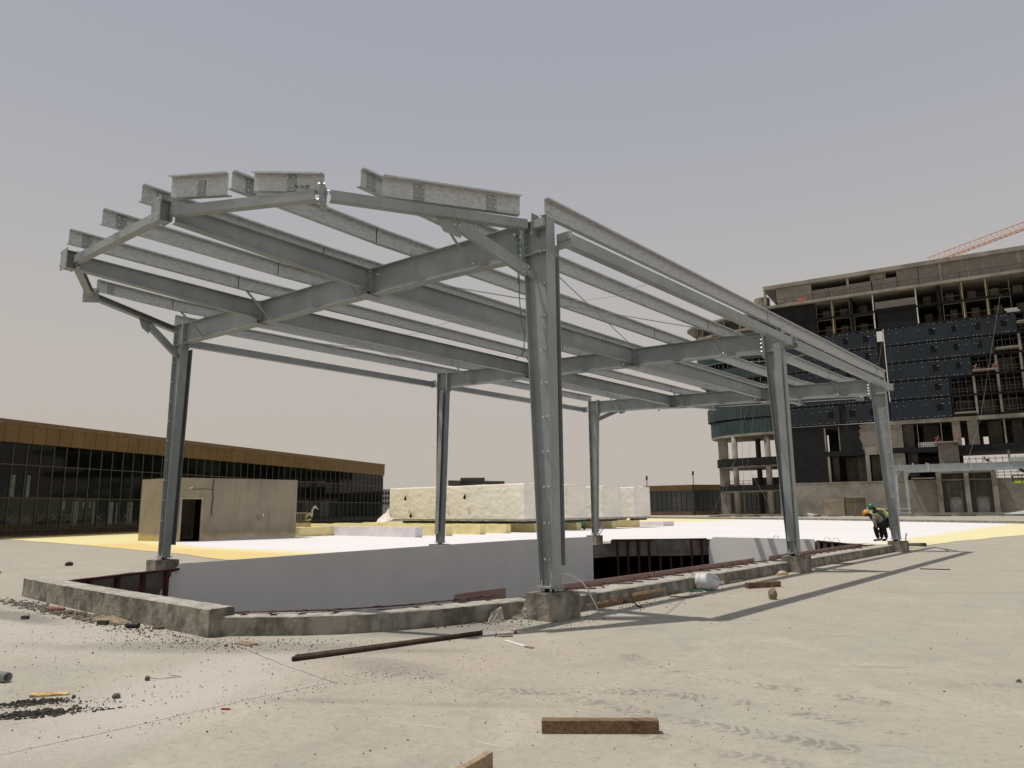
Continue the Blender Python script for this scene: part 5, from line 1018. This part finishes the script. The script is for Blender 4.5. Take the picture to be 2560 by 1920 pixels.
def worker(base,label,J,helmet,shirt,trousers,vest=None,group=None,shoes=shoe,R_=RV,D_=CAMV):
    # J: joints in (s along image right, depth, z)
    t=thing('person',base,label,'person',group); B=Vector(base)
    Q={k:B+(R_*a+D_*b+Vector((0,0,c)))*1.05 for k,(a,b,c) in J.items()}
    hd,nk,ch,pv=Q['head'],Q['neck'],Q['chest'],Q['pelvis']
    fdir=(Q['face']-hd).normalized()
    body=[[(pv,.13),(lerp(pv,ch,.5),.125),(ch,.14),(nk,.065),(lerp(nk,hd,.45),.062),(hd,.098),(hd+fdir*.04+(hd-nk).normalized()*.06,.085)]]
    for s in ('L','R'):
        sh_,el,ha,hp_,kn,an,to=[Q[k+s] for k in ('sh','el','ha','hp','kn','an','to')]
        wr=lerp(el,ha,.98); hdn=(ha-el).normalized(); body.append([(ch,.14),(sh_,.06),(lerp(sh_,el,.5),.05),(el,.042),(lerp(el,wr,.5),.036),(wr,.026),(wr+hdn*.06,.032)])
        side=hdn.cross(Vector((0,0,1))).normalized() if abs(hdn.z)<.95 else R_
        palm=wr+hdn*.06
        for q,ln in ((-.028,.055),(-.010,.07),(.010,.068),(.028,.05)): body.append([(palm,.032),(palm+side*q+hdn*.035,.010),(palm+side*q*1.2+hdn*(.035+ln*.6)-Vector((0,0,.008)),.009),(palm+side*q*1.2+hdn*(.035+ln)-Vector((0,0,.028)),.008)])
        body.append([(palm,.032),(palm+side*.045+hdn*.0,.011),(palm+side*.06+hdn*.035,.010)])
        body.append([(pv,.13),(hp_,.085),(lerp(hp_,kn,.5),.075),(kn,.055),(lerp(kn,an,.4),.052),(an,.036),(to,.03)])
    skinned('body',body,skin,t)
    # clothes
    tr=[];shc=[[(lerp(pv,ch,.1),.165),(lerp(pv,ch,.5),.175),(ch,.185),(lerp(ch,nk,.8),.10)]]
    for s in ('L','R'):
        sh_,el,ha,hp_,kn,an,to=[Q[k+s] for k in ('sh','el','ha','hp','kn','an','to')]
        tr.append([(pv,.145),(hp_,.11),(lerp(hp_,kn,.5),.092),(kn,.085),(lerp(kn,an,.5),.08),(lerp(kn,an,.93),.07)])
        shc.append([(ch,.185),(sh_,.092),(lerp(sh_,el,.5),.075),(el,.066),(lerp(el,ha,.55),.050),(lerp(el,ha,.85),.042)])
        so=skinned('shoe',[[(an+Vector((0,0,-.0)),.05),(lerp(an,to,.5)+Vector((0,0,-.015)),.052),(to,.042)]],shoes,t)
    skinned('trousers',tr,trousers,t); skinned('shirt',shc,shirt,t)
    if vest: 
        skinned('vest',[[(lerp(pv,ch,.30),.19),(lerp(pv,ch,.7),.2),(ch,.204),(lerp(ch,nk,.6),.115)],[(ch,.2),(lerp(ch,Q['shL'],.85),.105)],[(ch,.2),(lerp(ch,Q['shR'],.85),.105)]],vest,t)
        mb=MB(); c0_=lerp(pv,ch,.40); ax=(ch-pv).normalized(); ring=[]; a_=ax.cross(Vector((0,0,1))).normalized(); b_=ax.cross(a_); mb.tube([c0_-ax*.025,c0_+ax*.025],.200,18); obj('reflective_band',mb,M('reflective_tape',(.45,.46,.45),.4) if 'reflective_tape' not in MATS else MATS['reflective_tape'],t)
    # face: nose, ears, eyes, mouth
    upv=(hd-nk).normalized(); upv=(upv-fdir*upv.dot(fdir)).normalized(); sdv=fdir.cross(upv)
    mb=MB(); mb.tube([hd+fdir*.09+upv*.015,hd+fdir*.118-upv*.02,hd+fdir*.10-upv*.03],.014,6); 
    for q in (-1,1): mb.tube([hd+sdv*q*.092+upv*.02,hd+sdv*q*.1-upv*.03],.016,6)
    obj('face_features',mb,skin,t,True)
    mb=MB()
    for q in (-1,1): mb.tube([hd+fdir*.088+sdv*q*.034+upv*.02,hd+fdir*.096+sdv*q*.034+upv*.02],.009,6)
    mb.tube([hd+fdir*.094-upv*.05-sdv*.02,hd+fdir*.096-upv*.05+sdv*.02],.006,5); obj('eyes_and_mouth',mb,darkm,t)
    # helmet
    mb=MB(); n1,n2=16,6; base_=hd+upv*.035; V=[]
    for i in range(n2+1):
        ph=math.pi/2*i/n2
        for k in range(n1):
            th=2*math.pi*k/n1; V.append(base_+(fdir*math.cos(th)*.145+sdv*math.sin(th)*.12)*math.cos(ph)+upv*math.sin(ph)*.135)
    mb.add(V,[(i*n1+k,i*n1+(k+1)%n1,(i+1)*n1+(k+1)%n1,(i+1)*n1+k) for i in range(n2) for k in range(n1)])
    brim=[base_+(fdir*math.cos(2*math.pi*k/n1)*(.175 if math.cos(2*math.pi*k/n1)>.2 else .153)+sdv*math.sin(2*math.pi*k/n1)*.13) for k in range(n1)]
    mb.loft(brim,[v+upv*.012 for v in brim]); mb.ext([(-.012,0),(.012,0),(.012,.012),(-.012,.012)],base_+upv*.135-fdir*.06,base_+upv*.135+fdir*.06,up=upv)
    obj('helmet',mb,helmet,t,True)
    return t
B2=(-1.14,22.27,.27)
# image s axis is along RV; origin of the pair near (-1.35,21.9)
JO={'head':(-.47,0,1.01),'face':(-.60,0,.93),'neck':(-.36,0,.97),'chest':(-.20,0,.92),'pelvis':(.10,0,.66),
 'shL':(-.26,-.17,.92),'elL':(-.34,-.24,.68),'haL':(-.24,-.2,.47),'shR':(-.26,.17,.92),'elR':(-.05,.24,.66),'haR':(.02,.18,.55),
 'hpL':(.08,-.1,.62),'knL':(-.30,-.16,.53),'anL':(-.20,-.16,.09),'toL':(-.40,-.18,.05),'hpR':(.10,.1,.62),'knR':(.06,.12,.36),'anR':(.08,.14,.09),'toR':(-.10,.12,.05)}
worker(B2,'crouching worker in orange helmet and faded shirt, hand on his knee',JO,helo,grs,blk)
JG={'head':(-.12,0,1.27),'face':(-.22,0,1.15),'neck':(-.02,0,1.18),'chest':(.14,0,1.10),'pelvis':(.45,0,.82),
 'shL':(.08,-.17,1.10),'elL':(.20,-.25,.88),'haL':(.22,-.14,.72),'shR':(.08,.17,1.10),'elR':(.05,.22,.86),'haR':(.14,.12,.70),
 'hpL':(.42,-.1,.78),'knL':(.20,-.12,.52),'anL':(.26,-.12,.09),'toL':(.08,-.13,.05),'hpR':(.45,.1,.78),'knR':(.60,.12,.46),'anR':(.74,.12,.10),'toR':(.60,.12,.05)}
worker((-1.36,22.62,.25),'standing worker in green helmet and lime vest bending over at the far column',JG,helg,grd,blk,hiv,shoes=blk)
JS={'head':(0,0,1.6),'face':(-.12,0,1.6),'neck':(0,0,1.45),'chest':(0,0,1.3),'pelvis':(.02,0,.92),'shL':(-.02,-.18,1.38),'elL':(-.3,-.2,1.42),'haL':(-.55,-.15,1.5),'shR':(.02,.18,1.38),'elR':(.06,.24,1.1),'haR':(.0,.22,.86),
 'hpL':(0,-.1,.88),'knL':(-.02,-.1,.5),'anL':(0,-.1,.09),'toL':(-.14,-.1,.05),'hpR':(0,.1,.88),'knR':(.02,.1,.5),'anR':(.05,.1,.09),'toR':(-.1,.1,.05)}
worker(T(18.3,-2.,0),'tiny distant worker in orange vest standing at the tower base wall',JS,black,orv,blk)
JL={'head':(0,0,.75),'face':(-.12,0,.7),'neck':(.08,0,.62),'chest':(.2,0,.5),'pelvis':(.5,0,.3),'shL':(.15,-.17,.5),'elL':(-.05,-.2,.35),'haL':(-.2,-.15,.15),'shR':(.15,.17,.5),'elR':(-.1,.2,.4),'haR':(-.25,.1,.2),
 'hpL':(.5,-.1,.28),'knL':(.1,-.15,.2),'anL':(.4,-.18,.09),'toL':(.3,-.2,.05),'hpR':(.5,.1,.28),'knR':(.8,.12,.15),'anR':(1.1,.12,.1),'toR':(1.2,.12,.05)}
worker(T(33.3,-4.9,8.6),'tiny worker in blue helmet crouching on top of the light canopy',JL,M('blue_helmet',(.05,.10,.22),.4),grs,blk)
# ------------------------------------------------------------------ loose things on the deck
def plank(name,p0,p1,w_,h,mat,label,z=0.002,cat='timber',group=None,seed=1,amp=.004,rot=0,cuts=.05,side=1):
    # p0->p1 is the near bottom edge, width to the far side
    a=Vector((*p0,z)); b=Vector((*p1,z)); d=(b-a).normalized(); n_=Vector((-d.y,d.x,0))*side; mb=MB()
    mb.loft([a,b,b+n_*w_,a+n_*w_],[v+Vector((0,0,h)) for v in (a,b,b+n_*w_,a+n_*w_)]); r=rough(mb,cuts,amp,14,seed); return solid(name,r,mat,label,cat,group)
def woodgrain(name,c1,c2,c3,ang):
    m=bpy.data.materials.new(name); m.use_nodes=True; t=NT(m); b=m.node_tree.nodes['Principled BSDF']
    v=t.coord((1.2,16,16),(0,0,-ang)); a=t.noise(v,3,6,.65,.9); c=t.mix(t.ramp(a,.35,.62),c2,c1); a2=t.noise(v,9,4,.7,.3); c=t.mix(t.math('MULTIPLY',t.ramp(a2,.52,.68),.7),c,c3)
    kn=t.noise(t.coord((2.5,5,5),(0,0,-ang)),2.2,3,.5,.4); c=t.mix(t.math('MULTIPLY',t.ramp(kn,.6,.72),.6),c,c3)
    t.l(c,b.inputs['Base Color']); b.inputs['Roughness'].default_value=.85; b.inputs['Specular IOR Level'].default_value=.2
    bn=t.n('ShaderNodeBump'); bn.inputs['Strength'].default_value=.6; bn.inputs['Distance'].default_value=.006; t.l(a,bn.inputs['Height']); t.l(bn.outputs[0],b.inputs['Normal']); return m
wg1=woodgrain('timber_block_grain',(.25,.165,.095),(.135,.085,.05),(.05,.033,.022),math.atan2(.53,.66))
wg2=woodgrain('timber_end_grain',(.40,.30,.20),(.27,.19,.12),(.10,.07,.045),math.atan2(-.36,.12))
plank('timber_block',(3.293,-4.522),(3.954,-3.995),.085,.088,wg1,'brown square timber block with a knot lying alone in the foreground',cuts=.02,amp=.0025)
def tblock2():
    e0=Vector((3.44,-5.204,0)); dirv=Vector((.12,-.36,0)).normalized()*-1; dirv=Vector((-.255,-.10,0)).normalized()
    mb=MB(); a=e0; a=Vector((3.50,-5.276,0)); k=(Vector((3.57,-5.60,0))-a).normalized(); n_=Vector((k.y,-k.x,0)); n_=n_ if n_.dot(Vector((-1,0,0)))>0 else -n_
    mb.loft([a,a+k*.9,a+k*.9+n_*.045,a+n_*.045],[v+Vector((0,0,.10)) for v in (a,a+k*.9,a+k*.9+n_*.045,a+n_*.045)])
    solid('timber_block',rough(mb,.02,.002,14,9),wg2,'pale sawn timber block cut off by the bottom edge of the photo','timber')
tblock2()
plank('timber_block',(.564,5.572),(.937,6.312),.11,.11,wood,'dark timber offcut to the right of the white jug',seed=3)
plank('timber_plank',(-.20,1.18),(-.17,3.05),.13,.09,wg1,'long split brown timber lying against the kerb by the near pedestal',seed=4,amp=.018)
plank('timber_plank',(-.17,2.35),(-.17,3.55),.10,.05,woodl,'short pale plank on top of the long split timber',z=.095,seed=5)
plank('timber_plank',(-.19,1.0),(-.19,1.9),.12,.05,woodl,'pale plank end between near pedestal and split timber',z=.06,seed=6)
plank('timber_plank',(-.25,4.35),(-.10,5.35),.13,.07,wg1,'brown plank half hidden behind the white jug',seed=7)
plank('timber_plank',(-.17,6.3),(-.17,6.95),.12,.05,woodl,'short grey plank against the kerb beyond the white jug',seed=8)
plank('timber_scrap',(-.1,13.07),(.32,13.33),.06,.03,wood,'thin dark slat beside the far kerb length',seed=9)
plank('steel_rod',(2.195,12.476),(2.85,12.67),.04,.02,rust,'thin dark rod lying out on the open deck at right',cat='rod',seed=10)
plank('board_strip',(.60,-1.83),(1.03,-1.975),.045,.012,white,'thin white strip lying in front of the near pedestal',cat='strip',seed=2,side=-1)
plank('board_strip',(1.05,-1.99),(1.17,-2.0),.04,.012,card,'small brown offcut touching the white strip',cat='strip',seed=3,side=-1)
plank('board_strip',(-1.95,-3.93),(-1.66,-3.90),.13,.012,M('terracotta_board',(.30,.20,.145),.9),'flat terracotta board piece near the curved kerb',cat='board',seed=4,side=-1)
plank('board_piece',(-3.55,-4.02),(-3.20,-4.07),.30,.014,card,'square grey board lying at the front kerb foot',cat='board',seed=5)
plank('board_piece',(-5.75,-4.52),(-5.5,-4.30),.14,.012,card,'thin brown board on the sand by the tall kerb',cat='board',seed=6)
plank('board_piece',(-4.95,-4.36),(-4.50,-4.21),.06,.012,card,'long narrow brown slat by the tall kerb',cat='board',seed=7)
plank('brick_piece',(-3.93,-4.20),(-3.80,-4.12),.05,.035,M('brick_red_piece',(.20,.13,.10),.9),'broken reddish brick piece by the kerb right of the black cylinder',cat='brick',seed=8)
plank('rubber_block',(-5.02,-4.53),(-4.88,-4.45),.06,.06,M('charcoal_block',(.06,.06,.058),.8),'charcoal block left of the black cylinder',cat='block',seed=9)
plank('scrap_lump',(-6.6,-5.05),(-6.52,-5.0),.07,.05,M('charcoal_lump',(.09,.085,.08),.8),'dark cube of rubble on the open deck before the kerb',cat='rubble',seed=10)
mb=MB(); mb.tube([(-4.37,-4.37,.038),(-4.22,-4.26,.038)],.036,12); solid('cylinder_offcut',mb,black,'short black cylinder lying before the tall front kerb','pipe offcut')
mb=MB(); mb.tube([(-7.27,-4.45,.05),(-7.12,-4.38,.05),(-7.04,-4.33,.05),(-7.0,-4.31,.05)],.045,10,r1=.02); solid('bottle',mb,M('dusty_red_bottle',(.33,.16,.12),.8),'crushed dusty reddish bottle by the tall kerb','bottle')
def heap(cx,cy,rx,ry,h,mat,label,seed,ang=0,cat='heap',name='heap',lump=.35):
    mb=MB(); n=26; V=[]; ca,sa=math.cos(ang),math.sin(ang)
    for i in range(n+1):
        for j in range(n+1):
            a,b=i/n*2-1,j/n*2-1; r_=math.sqrt(a*a+b*b); q=Vector((a*2.2+seed,b*2.2,seed)); z=h*max(0,1-r_**1.5)*(.6+lump*noise.noise(q*2.2)*2)+noise.noise(q*9)*h*.22*(1 if r_<.95 else 0)
            edge=.92+.3*noise.noise(Vector((a*1.6+seed,b*1.6,3))); z=z if r_<edge else -.01
            x,y=a*rx,b*ry; V.append((cx+x*ca-y*sa,cy+x*sa+y*ca,max(z,-.01)))
    mb.add(V,[(i*(n+1)+j,(i+1)*(n+1)+j,(i+1)*(n+1)+j+1,i*(n+1)+j+1) for i in range(n) for j in range(n)]); return solid(name,mb,mat,label,cat)
def clumps(cx,cy,sx,sy,ang,n,s0,s1,mat,label,cat,name,seed,base_h=0.):
    rnd=random.Random(seed); mb=MB(); ca,sa=math.cos(ang),math.sin(ang)
    for _ in range(n):
        a,b=max(-2,min(2,rnd.gauss(0,1)))*sx,max(-2,min(2,rnd.gauss(0,1)))*sy; x,y=cx+a*ca-b*sa,cy+a*sa+b*ca; r_=s0*(s1/s0)**(rnd.random()**1.6); z=base_h*math.exp(-(a/sx)**2-(b/sy)**2)*rnd.random(); ph=rnd.uniform(0,6)
        lo=[(x+math.cos(ph+k*1.047)*r_*rnd.uniform(.7,1.2),y+math.sin(ph+k*1.047)*r_*rnd.uniform(.7,1.2),z-.003) for k in range(6)]; md=[(x+(p[0]-x)*.95,y+(p[1]-y)*.95,z+r_*.45) for p in lo]; tp=[(x+(p[0]-x)*.45,y+(p[1]-y)*.45,z+r_*rnd.uniform(.75,1.)) for p in lo]
        mb.loft(lo,md,caps=False); mb.loft(md,tp)
    o=solid(name,mb,mat,label,cat,None,False,(cx,cy,0)); o['kind']='stuff'; return o
clumps(-.66,-6.62,.16,.055,R(66),300,.005,.020,soil,'upper streak of dark soil crumbs at the left edge','soil','soil_crumbs',2,.012)
clumps(-.24,-6.74,.17,.060,R(58),380,.005,.024,soil,'lower streak of dark soil crumbs at the left edge','soil','soil_crumbs',4,.016)
clumps(.0,-6.40,.13,.03,R(62),60,.005,.014,soil,'thin tail of soil crumbs right of the two streaks','soil','soil_crumbs',5)
clumps(-6.2,-4.33,.75,.10,R(2),420,.008,.04,M('rubble_brown',(.20,.165,.12),.95,bump=.5),'brown rubble strewn against the tall front kerb','rubble','rubble_strip',6,.05)
clumps(-8.6,-4.40,.85,.12,R(2),260,.008,.035,M('rubble_grey',(.19,.175,.15),.95,bump=.5),'grey rubble strewn at the left end of the tall kerb','rubble','rubble_strip',7,.03)
clumps(-.75,-1.0,.32,.14,R(62),300,.005,.022,M('rubble_dark',(.12,.112,.095),.95,bump=.5),'dark gravel strewn between the curved kerb and the near pedestal','rubble','rubble_strip',8,.01)
heap(-5.35,-4.25,.62,.20,.10,sand,'heap of pale sand against the tall front kerb',5,R(3),'sand heap','sand_heap')
# yellow foam scrap
mb=MB(); mb.loft([(-.88,-6.56,.0),(-.72,-6.30,0),(-.76,-6.28,0),(-.93,-6.52,0)],[(-.88,-6.56,.02),(-.72,-6.30,.012),(-.76,-6.28,.02),(-.93,-6.52,.035)]); solid('foam_scrap',rough(mb,.025,.009,22,6),M('yellow_scrap',(.62,.47,.24),.9,col2=(.36,.20,.07),scale=9),'curled yellow foam scrap above the soil crumbs','foam scrap')
# grey pipe entering at the left edge
def pipe():
    a=Vector((-1.74,-6.50,.048)); d=Vector((-.9,-.30,0)).normalized(); mb=MB(); n=20; x=Vector((d.y,-d.x,0)); z=Vector((0,0,1)); rings=[]
    for p,r in ((a,.047),(a+d*1.2,.047),(a+d*1.2,.04),(a,.04)): rings.append([p+x*math.cos(2*math.pi*k/n)*r+z*math.sin(2*math.pi*k/n)*r for k in range(n)])
    mb.v=[v for g in rings for v in g]; mb.f=[(i*n+k,i*n+(k+1)%n,((i+1)%4)*n+(k+1)%n,((i+1)%4)*n+k) for i in range(4) for k in range(n)]; mb.m=[0]*len(mb.f); solid('pvc_pipe',mb,pvc,'grey plastic pipe end poking in at the left edge','pipe',None,True)
pipe()
# rusted double pipe
for k,(o,l) in enumerate(((0,'rear rusty pipe of the touching pair in the foreground'),(.055,'front rusty pipe of the touching pair in the foreground'))):
    mb=MB(); a=Vector((-.47,-4.14,.03)); b=Vector((.06,-1.72,.03)); d=(b-a).normalized(); n_=Vector((d.y,-d.x,0))*o; off=n_-d*o
    pts=[a+off,lerp(a,b,.3)+off*.9,lerp(a,b,.52)+off*.6,lerp(a,b,.62)+off*.3,lerp(a,b,.8)+off*.25,b+off*.2-d*(.5 if k else 0)]
    if k: pts=[p-Vector((0,0,.004)) for p in pts]
    mb.tube(pts,.026,10,r1=.030 if k==0 else .022); solid('rusty_pipe',mb,rust,l,'pipe',None,True)
# jug
jg=thing('water_jug',(.05,5.05,0),'big milky white plastic jug lying on its side by the kerb','jug')
a=Vector((-.22,4.85,.165)); b=Vector((.33,5.0,.15)); d=(b-a).normalized(); mb=MB(); n=24; x=Vector((d.y,-d.x,0)); z=d.cross(x)
prof=[(0,.10),(.01,.145),(.04,.165),(.10,.162),(.105,.157),(.12,.163),(.30,.165),(.36,.162),(.40,.145),(.44,.10),(.46,.06),(.47,.038),(.50,.036),(.50,.0)]; V=[]
for s_,r_ in prof: V+=[a+d*s_+x*math.cos(2*math.pi*k/n)*r_+z*math.sin(2*math.pi*k/n)*r_*1. for k in range(n)]
mb.add(V,[(i*n+k,i*n+(k+1)%n,(i+1)*n+(k+1)%n,(i+1)*n+k) for i in range(len(prof)-1) for k in range(n)]); mb.f.append(tuple(range(n))); mb.m.append(0); obj('body',mb,jugm,jg,True)
mb=MB(); mb.tube([a+d*.36-z*.10+x*.12,a+d*.42-z*.12+x*.13,a+d*.47-z*.05+x*.06],.014,7); obj('handle',mb,jugm,jg,True)
mb=MB(); mb.tube([a+d*.50,a+d*.54],.03,10); obj('cap',mb,white,jg)
mb=MB(); mb.tube([(-.15,4.1,.012),(-.05,4.3,.03),(-.12,4.5,.014),(.02,4.62,.03),(-.06,4.75,.014),(.05,4.85,.02),(.2,4.75,.012),(.1,4.6,.02)],.012,5); mb.tube([(-.1,4.35,.014),(.06,4.5,.02),(.0,4.7,.02)],.014,5); solid('rope_scrap',mb,greenp,'tangled green rope scrap in front of the white jug','rope')
def rock(p,s,label,mat=stone,cat='stone',name='stone',seed=0,sz=(1,1,1)):
    mb=MB(); bm=bmesh.new(); bmesh.ops.create_icosphere(bm,subdivisions=2,radius=1)
    for v in bm.verts:
        q=v.co.copy(); v.co=Vector((q.x*sz[0],q.y*sz[1],q.z*sz[2]))*s*(1+.35*noise.noise(q*1.3+Vector((seed,0,seed)))+.12*noise.noise(q*5)); 
    for v in bm.verts: mb.v.append(v.co+Vector((p[0],p[1],s*sz[2]*.75)))
    bm.verts.index_update(); mb.f=[tuple(v.index for v in f.verts) for f in bm.faces]; mb.m=[0]*len(mb.f); bm.free(); return solid(name,mb,mat,label,cat)
rock((1.60,4.18),.10,'brown mortar lump on the deck just outside the long shadow',M('tan_lump',(.27,.22,.15),.95,bump=.8),'rubble','rubble_lump',3,(.8,.8,1.2))
mb=MB(); mb.loft([(-.56,-.90,0),(-.46,-.68,0),(-.55,-.63,0),(-.63,-.86,0)],[(-.585,-.82,.15),(-.515,-.68,.20),(-.56,-.66,.20),(-.61,-.80,.13)]); solid('concrete_chunk',rough(mb,.03,.018,20,4),concl,'broken concrete slab piece leaning on the curved kerb','rubble')
rock((-.27,-6.07),.035,'dark rounded stone on the left foreground deck',seed=6,sz=(1.2,1,.7)); rock((-.75,-5.6),.025,'small dark stone above the yellow foam scrap',seed=8); rock((-19.1,-.3),.09,'dark dirt lump far out on the left deck',soil,'rubble','dirt_lump',4,(1.6,1.2,.8)); rock((-17.4,-2.6),.06,'pale concrete lump at the far left edge',conc,'rubble','rubble_lump',9,(1.4,1,.8))
rock((.335,-1.36),.022,'tiny red ball near the white strip',redp,'ball','red_ball',1)
mb=MB(); mb.tube([(.18,-1.57,.012),(.33,-1.68,.014),(.37,-1.67,.012),(.45,-1.55,.012)],.012,6); solid('bent_strip',mb,card,'bent grey strip lying left of the white strip','strip')
mb=MB(); mb.tube([(-.28,2.42,.02),(-.30,2.22,.10),(-.15,2.1,.04),(-.02,2.2,.015),(.12,2.0,.015),(.36,1.78,.015)],.012,6); mb.tube([(-.25,2.35,.07),(-.24,3.0,.09)],.010,5); solid('cable',mb,black,'kinked black cable by the split timber','cable')
mb=MB(); mb.tube([(.0,3.4,.01),(.15,3.3,.03),(.30,3.5,.012),(.36,3.9,.01)],.010,5); solid('cable',mb,rust,'thin curved wire beyond the short pale plank','wire')
mb=MB(); mb.tube([(-.75,24.40,.07),(-.15,24.80,.07)],.07,10); solid('membrane_roll',mb,M('grey_membrane',(.12,.13,.14),.8),'dark membrane roll on the deck right of the far pedestal','roll')
mb=MB(); mb.tube([(-.10,8.75,.02),(-.03,8.9,.025),(.06,9.05,.02)],.03,6); solid('yellow_scrap',mb,M('ochre_scrap',(.55,.38,.10),.8),'small ochre scrap by the kerb before the middle pedestal','scrap')
mb=MB(); mb.tube([(-.16,9.0,.03),(-.12,9.2,.05),(-.14,9.4,.03)],.035,6); solid('paper_scrap',mb,white,'crumpled white paper next to the ochre scrap','paper')
mb=MB(); mb.box((-.035,-.012,0),(.035,.012,.012),0,Matrix.Translation((.86,-5.65,0))@Matrix.Rotation(.6,4,'Z')); solid('red_scrap',mb,redp,'small red plastic scrap on the cracked joint','scrap')
mb=MB(); mb.tube([(-.85,-5.55,.008),(-.70,-5.50,.01),(-.62,-5.33,.008),(-.80,-5.36,.008)],.005,4); solid('wire_scrap',mb,bolt,'thin bent wire above the yellow foam scrap','wire')
# loose grit: one countless mass
def grit():
    mb=MB(); rnd=random.Random(11)
    def one(x,y,s):
        a=rnd.uniform(0,6.3); q=[]; 
        for k in range(5): r_=s*rnd.uniform(.6,1.15); q.append((x+math.cos(a+k*1.257)*r_,y+math.sin(a+k*1.257)*r_))
        top=[(x+(px-x)*.55+rnd.uniform(-.2,.2)*s,y+(py-y)*.55+rnd.uniform(-.2,.2)*s,s*rnd.uniform(.6,1.1)) for px,py in q]; mb.loft([(px,py,-.002) for px,py in q],top)
    def cloud(n,cx,cy,sx,sy,ang,s0,s1):
        ca,sa=math.cos(ang),math.sin(ang)
        for _ in range(n):
            a,b=rnd.gauss(0,sx),rnd.gauss(0,sy); x,y=cx+a*ca-b*sa,cy+a*sa+b*ca
            if y>-4.1 and x<-.22 and not(-.4<x<.0 and False): 
                if not ((x+2.66)*(-.58)+(y+3.95)*.81<-.05 and x>-2.7): continue
            if x<-.25 and y>-.6: continue
            one(x,y,s0*(s1/s0)**(rnd.random()**2.2))
    cloud(260,-.55,-6.62,.30,.07,R(60),.004,.016); cloud(260,-.28,-6.70,.34,.06,R(62),.004,.018); cloud(160,-.35,-6.2,.5,.3,R(60),.003,.010)
    cloud(420,-6.2,-4.4,1.6,.16,R(2),.008,.03); cloud(300,-3.6,-4.35,1.0,.18,R(5),.006,.02); cloud(350,-1.9,-4.0,1.0,.28,R(38),.005,.016)
    cloud(420,-.5,-1.3,.7,.35,R(62),.005,.02); cloud(220,.3,-.2,.4,.35,R(70),.004,.014); cloud(260,.0,2.0,.25,1.0,0,.006,.02); cloud(160,.2,6.0,.3,1.6,0,.006,.018); cloud(120,.5,10.6,.35,.4,0,.008,.02)
    cloud(900,0,-4.4,2.2,1.2,R(30),.0025,.010); cloud(500,3.0,-3.5,2.2,1.2,R(40),.0025,.009); cloud(500,-4.0,-5.6,3.0,.9,R(10),.004,.012); cloud(500,-2.4,-4.3,1.2,.22,R(25),.004,.012); cloud(260,.9,-4.0,.35,.18,R(30),.003,.010); cloud(200,.75,-5.6,.1,.9,0,.003,.012)
    cloud(160,3.5,2.,3,4,0,.004,.014); cloud(120,-10,-3,5,2,R(10),.01,.035)
    o=solid('grit',mb,stone,'loose grit and gravel scattered over the deck','gravel',None,False,(0,0,0)); o['kind']='stuff'
grit()
